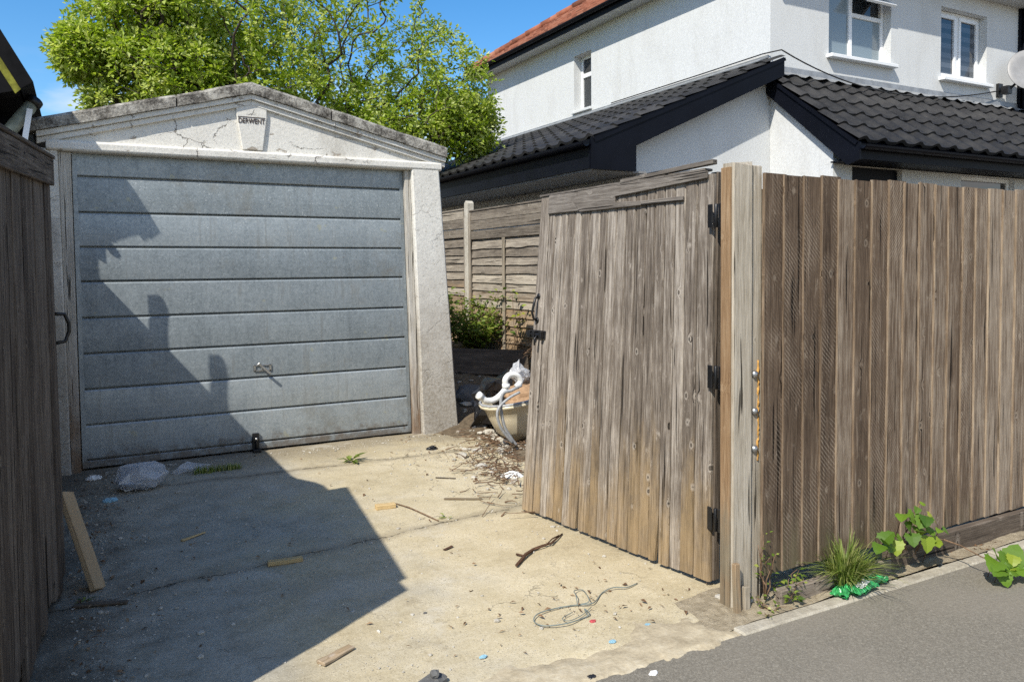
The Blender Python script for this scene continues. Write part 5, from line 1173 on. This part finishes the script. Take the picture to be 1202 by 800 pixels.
# twig litter, pebbles and dead leaves: uncountable
q = MB(); random.seed(90)
for k in range(620):
    if k < 430: px, py = random.gauss(586, 26), random.gauss(530, 32); 
    else: px, py = random.uniform(535, 640), random.uniform(470, 560)
    p = at_z(px, max(455, py), random.uniform(.004, .05)); a = random.gauss(.4, .9); L = random.uniform(.04, .20); d = Vector((math.cos(a), math.sin(a), random.gauss(0, .12)))*L/2
    if p.x < 2.2 or p.y > 8: continue
    if p.x < 2.6 and random.random() < .65: continue
    q.tube([p-d, p+d*.2+Vector((0, 0, random.uniform(-.01, .01))), p+d], random.uniform(.002, .006), 4, r2=.0015)
q.build('twig_litter', 'twig', kind='stuff')
q = MB()
for k in range(46):
    p = at_z(random.gauss(612, 18), random.gauss(402, 9), random.uniform(.3, .5)) if False else Vector((random.gauss(4.38, .08), random.gauss(7.9, .22), random.uniform(.52, .72))); d = Vector((random.gauss(0, 1), random.gauss(0, 1), random.gauss(.3, .6))).normalized()*random.uniform(.06, .2)
    q.tube([p, p+d*.5+Vector((0, 0, .02)), p+d], .003, 4)
q.build('dry_stalks', 'twig', kind='stuff')
q = MB(); random.seed(95)
for k in range(240):
    p = at_z(random.gauss(578, 24), min(575, max(462, random.gauss(508, 26))), 0)
    if p.x < 2.75 and random.random() < .5 or p.y > 8.2 or p.x > 4: continue
    r0 = min(.05, .006+random.expovariate(1/.012)); p.z = (bankz(p.x, p.y) if p.x > 2.75 else 0)+r0*.3; q.rock(p, r0, (random.uniform(.7, 1.5), random.uniform(.6, 1.2), random.uniform(.35, .8)), 1, .5)
q.build('rubble_chips', 'stone', kind='stuff')
q = MB(); random.seed(91)
def ok(p): return True
for k in range(4200):
    r_ = random.random()
    if r_ < .42: x, y = random.uniform(.0, 3.0), random.uniform(2.68, 6.8)
    elif r_ < .58: x, y = random.gauss(2.75, .25), random.gauss(5.6, .6)
    elif r_ < .72: x, y = random.uniform(2.5, 5.0), random.gauss(2.52, .035)
    elif r_ < .86: x, y = -.1+abs(random.gauss(0, .25)), random.uniform(3.2, 6.6)
    else: x, y = random.uniform(0, 2.8), 6.85-abs(random.gauss(0, .2))
    s_ = min(.016, .0018+random.expovariate(1/.0020)); q.rock((x, y, s_*.25), s_, (random.uniform(.7, 1.3), random.uniform(.7, 1.2), .65), 1, .4)
q.build('pebbles', 'stone', kind='stuff')
q = MB()
for k in range(900):
    r_ = random.random()
    if r_ < .30: x, y = random.uniform(2.72, 5.0), random.gauss(2.54, .035)
    elif r_ < .62: x, y = -.08+abs(random.gauss(0, .16)), random.uniform(2.9, 6.7)
    elif r_ < .80: x, y = random.gauss(2.75, .25), random.gauss(5.7, .7)
    elif r_ < .88: x, y = random.gauss(1.95, .3), random.gauss(2.98, .15)
    else: x, y = random.uniform(.1, 3), random.uniform(2.7, 6.8)
    a = random.uniform(0, 6.28); L = random.uniform(.012, .04); q.leaf((x, y, random.uniform(.004, .016)), (math.cos(a), math.sin(a), random.gauss(0, .12)), (random.gauss(0, .3), random.gauss(0, .3), 1), L, L*random.uniform(.2, .6), None, .3, .2)
q.build('dead_leaves', 'deadleaf', kind='stuff')

# ------------------------------------------------------------------ repeats share a group
GR = {'wooden_gate': 'pair of open plank gates', 'board_fence': 'board fences', 'litter': 'litter scraps on the ground', 'stone': 'loose stones', 'rubble_lump': 'rubble lumps behind the gate',
      'wood_lath': 'loose bits of wood on the drive', 'wood_offcut': 'loose bits of wood on the drive', 'wood_strip': 'loose bits of wood on the drive', 'wood_block': 'loose bits of wood on the drive',
      'stake': 'wooden stakes at the gate post', 'pebble': 'pebbles on the drive', 'weed': 'small weeds', 'plastic_bag': 'clear plastic bags', 'grass_tuft': 'small grass tufts', 'bramble': 'bramble shoots at the fence', 'plank': 'loose planks'}
for o in list(scene.objects):
    if o.parent is None and 'label' in o.keys():
        k = o.name.split('.')[0]
        if k in GR: o['group'] = GR[k]
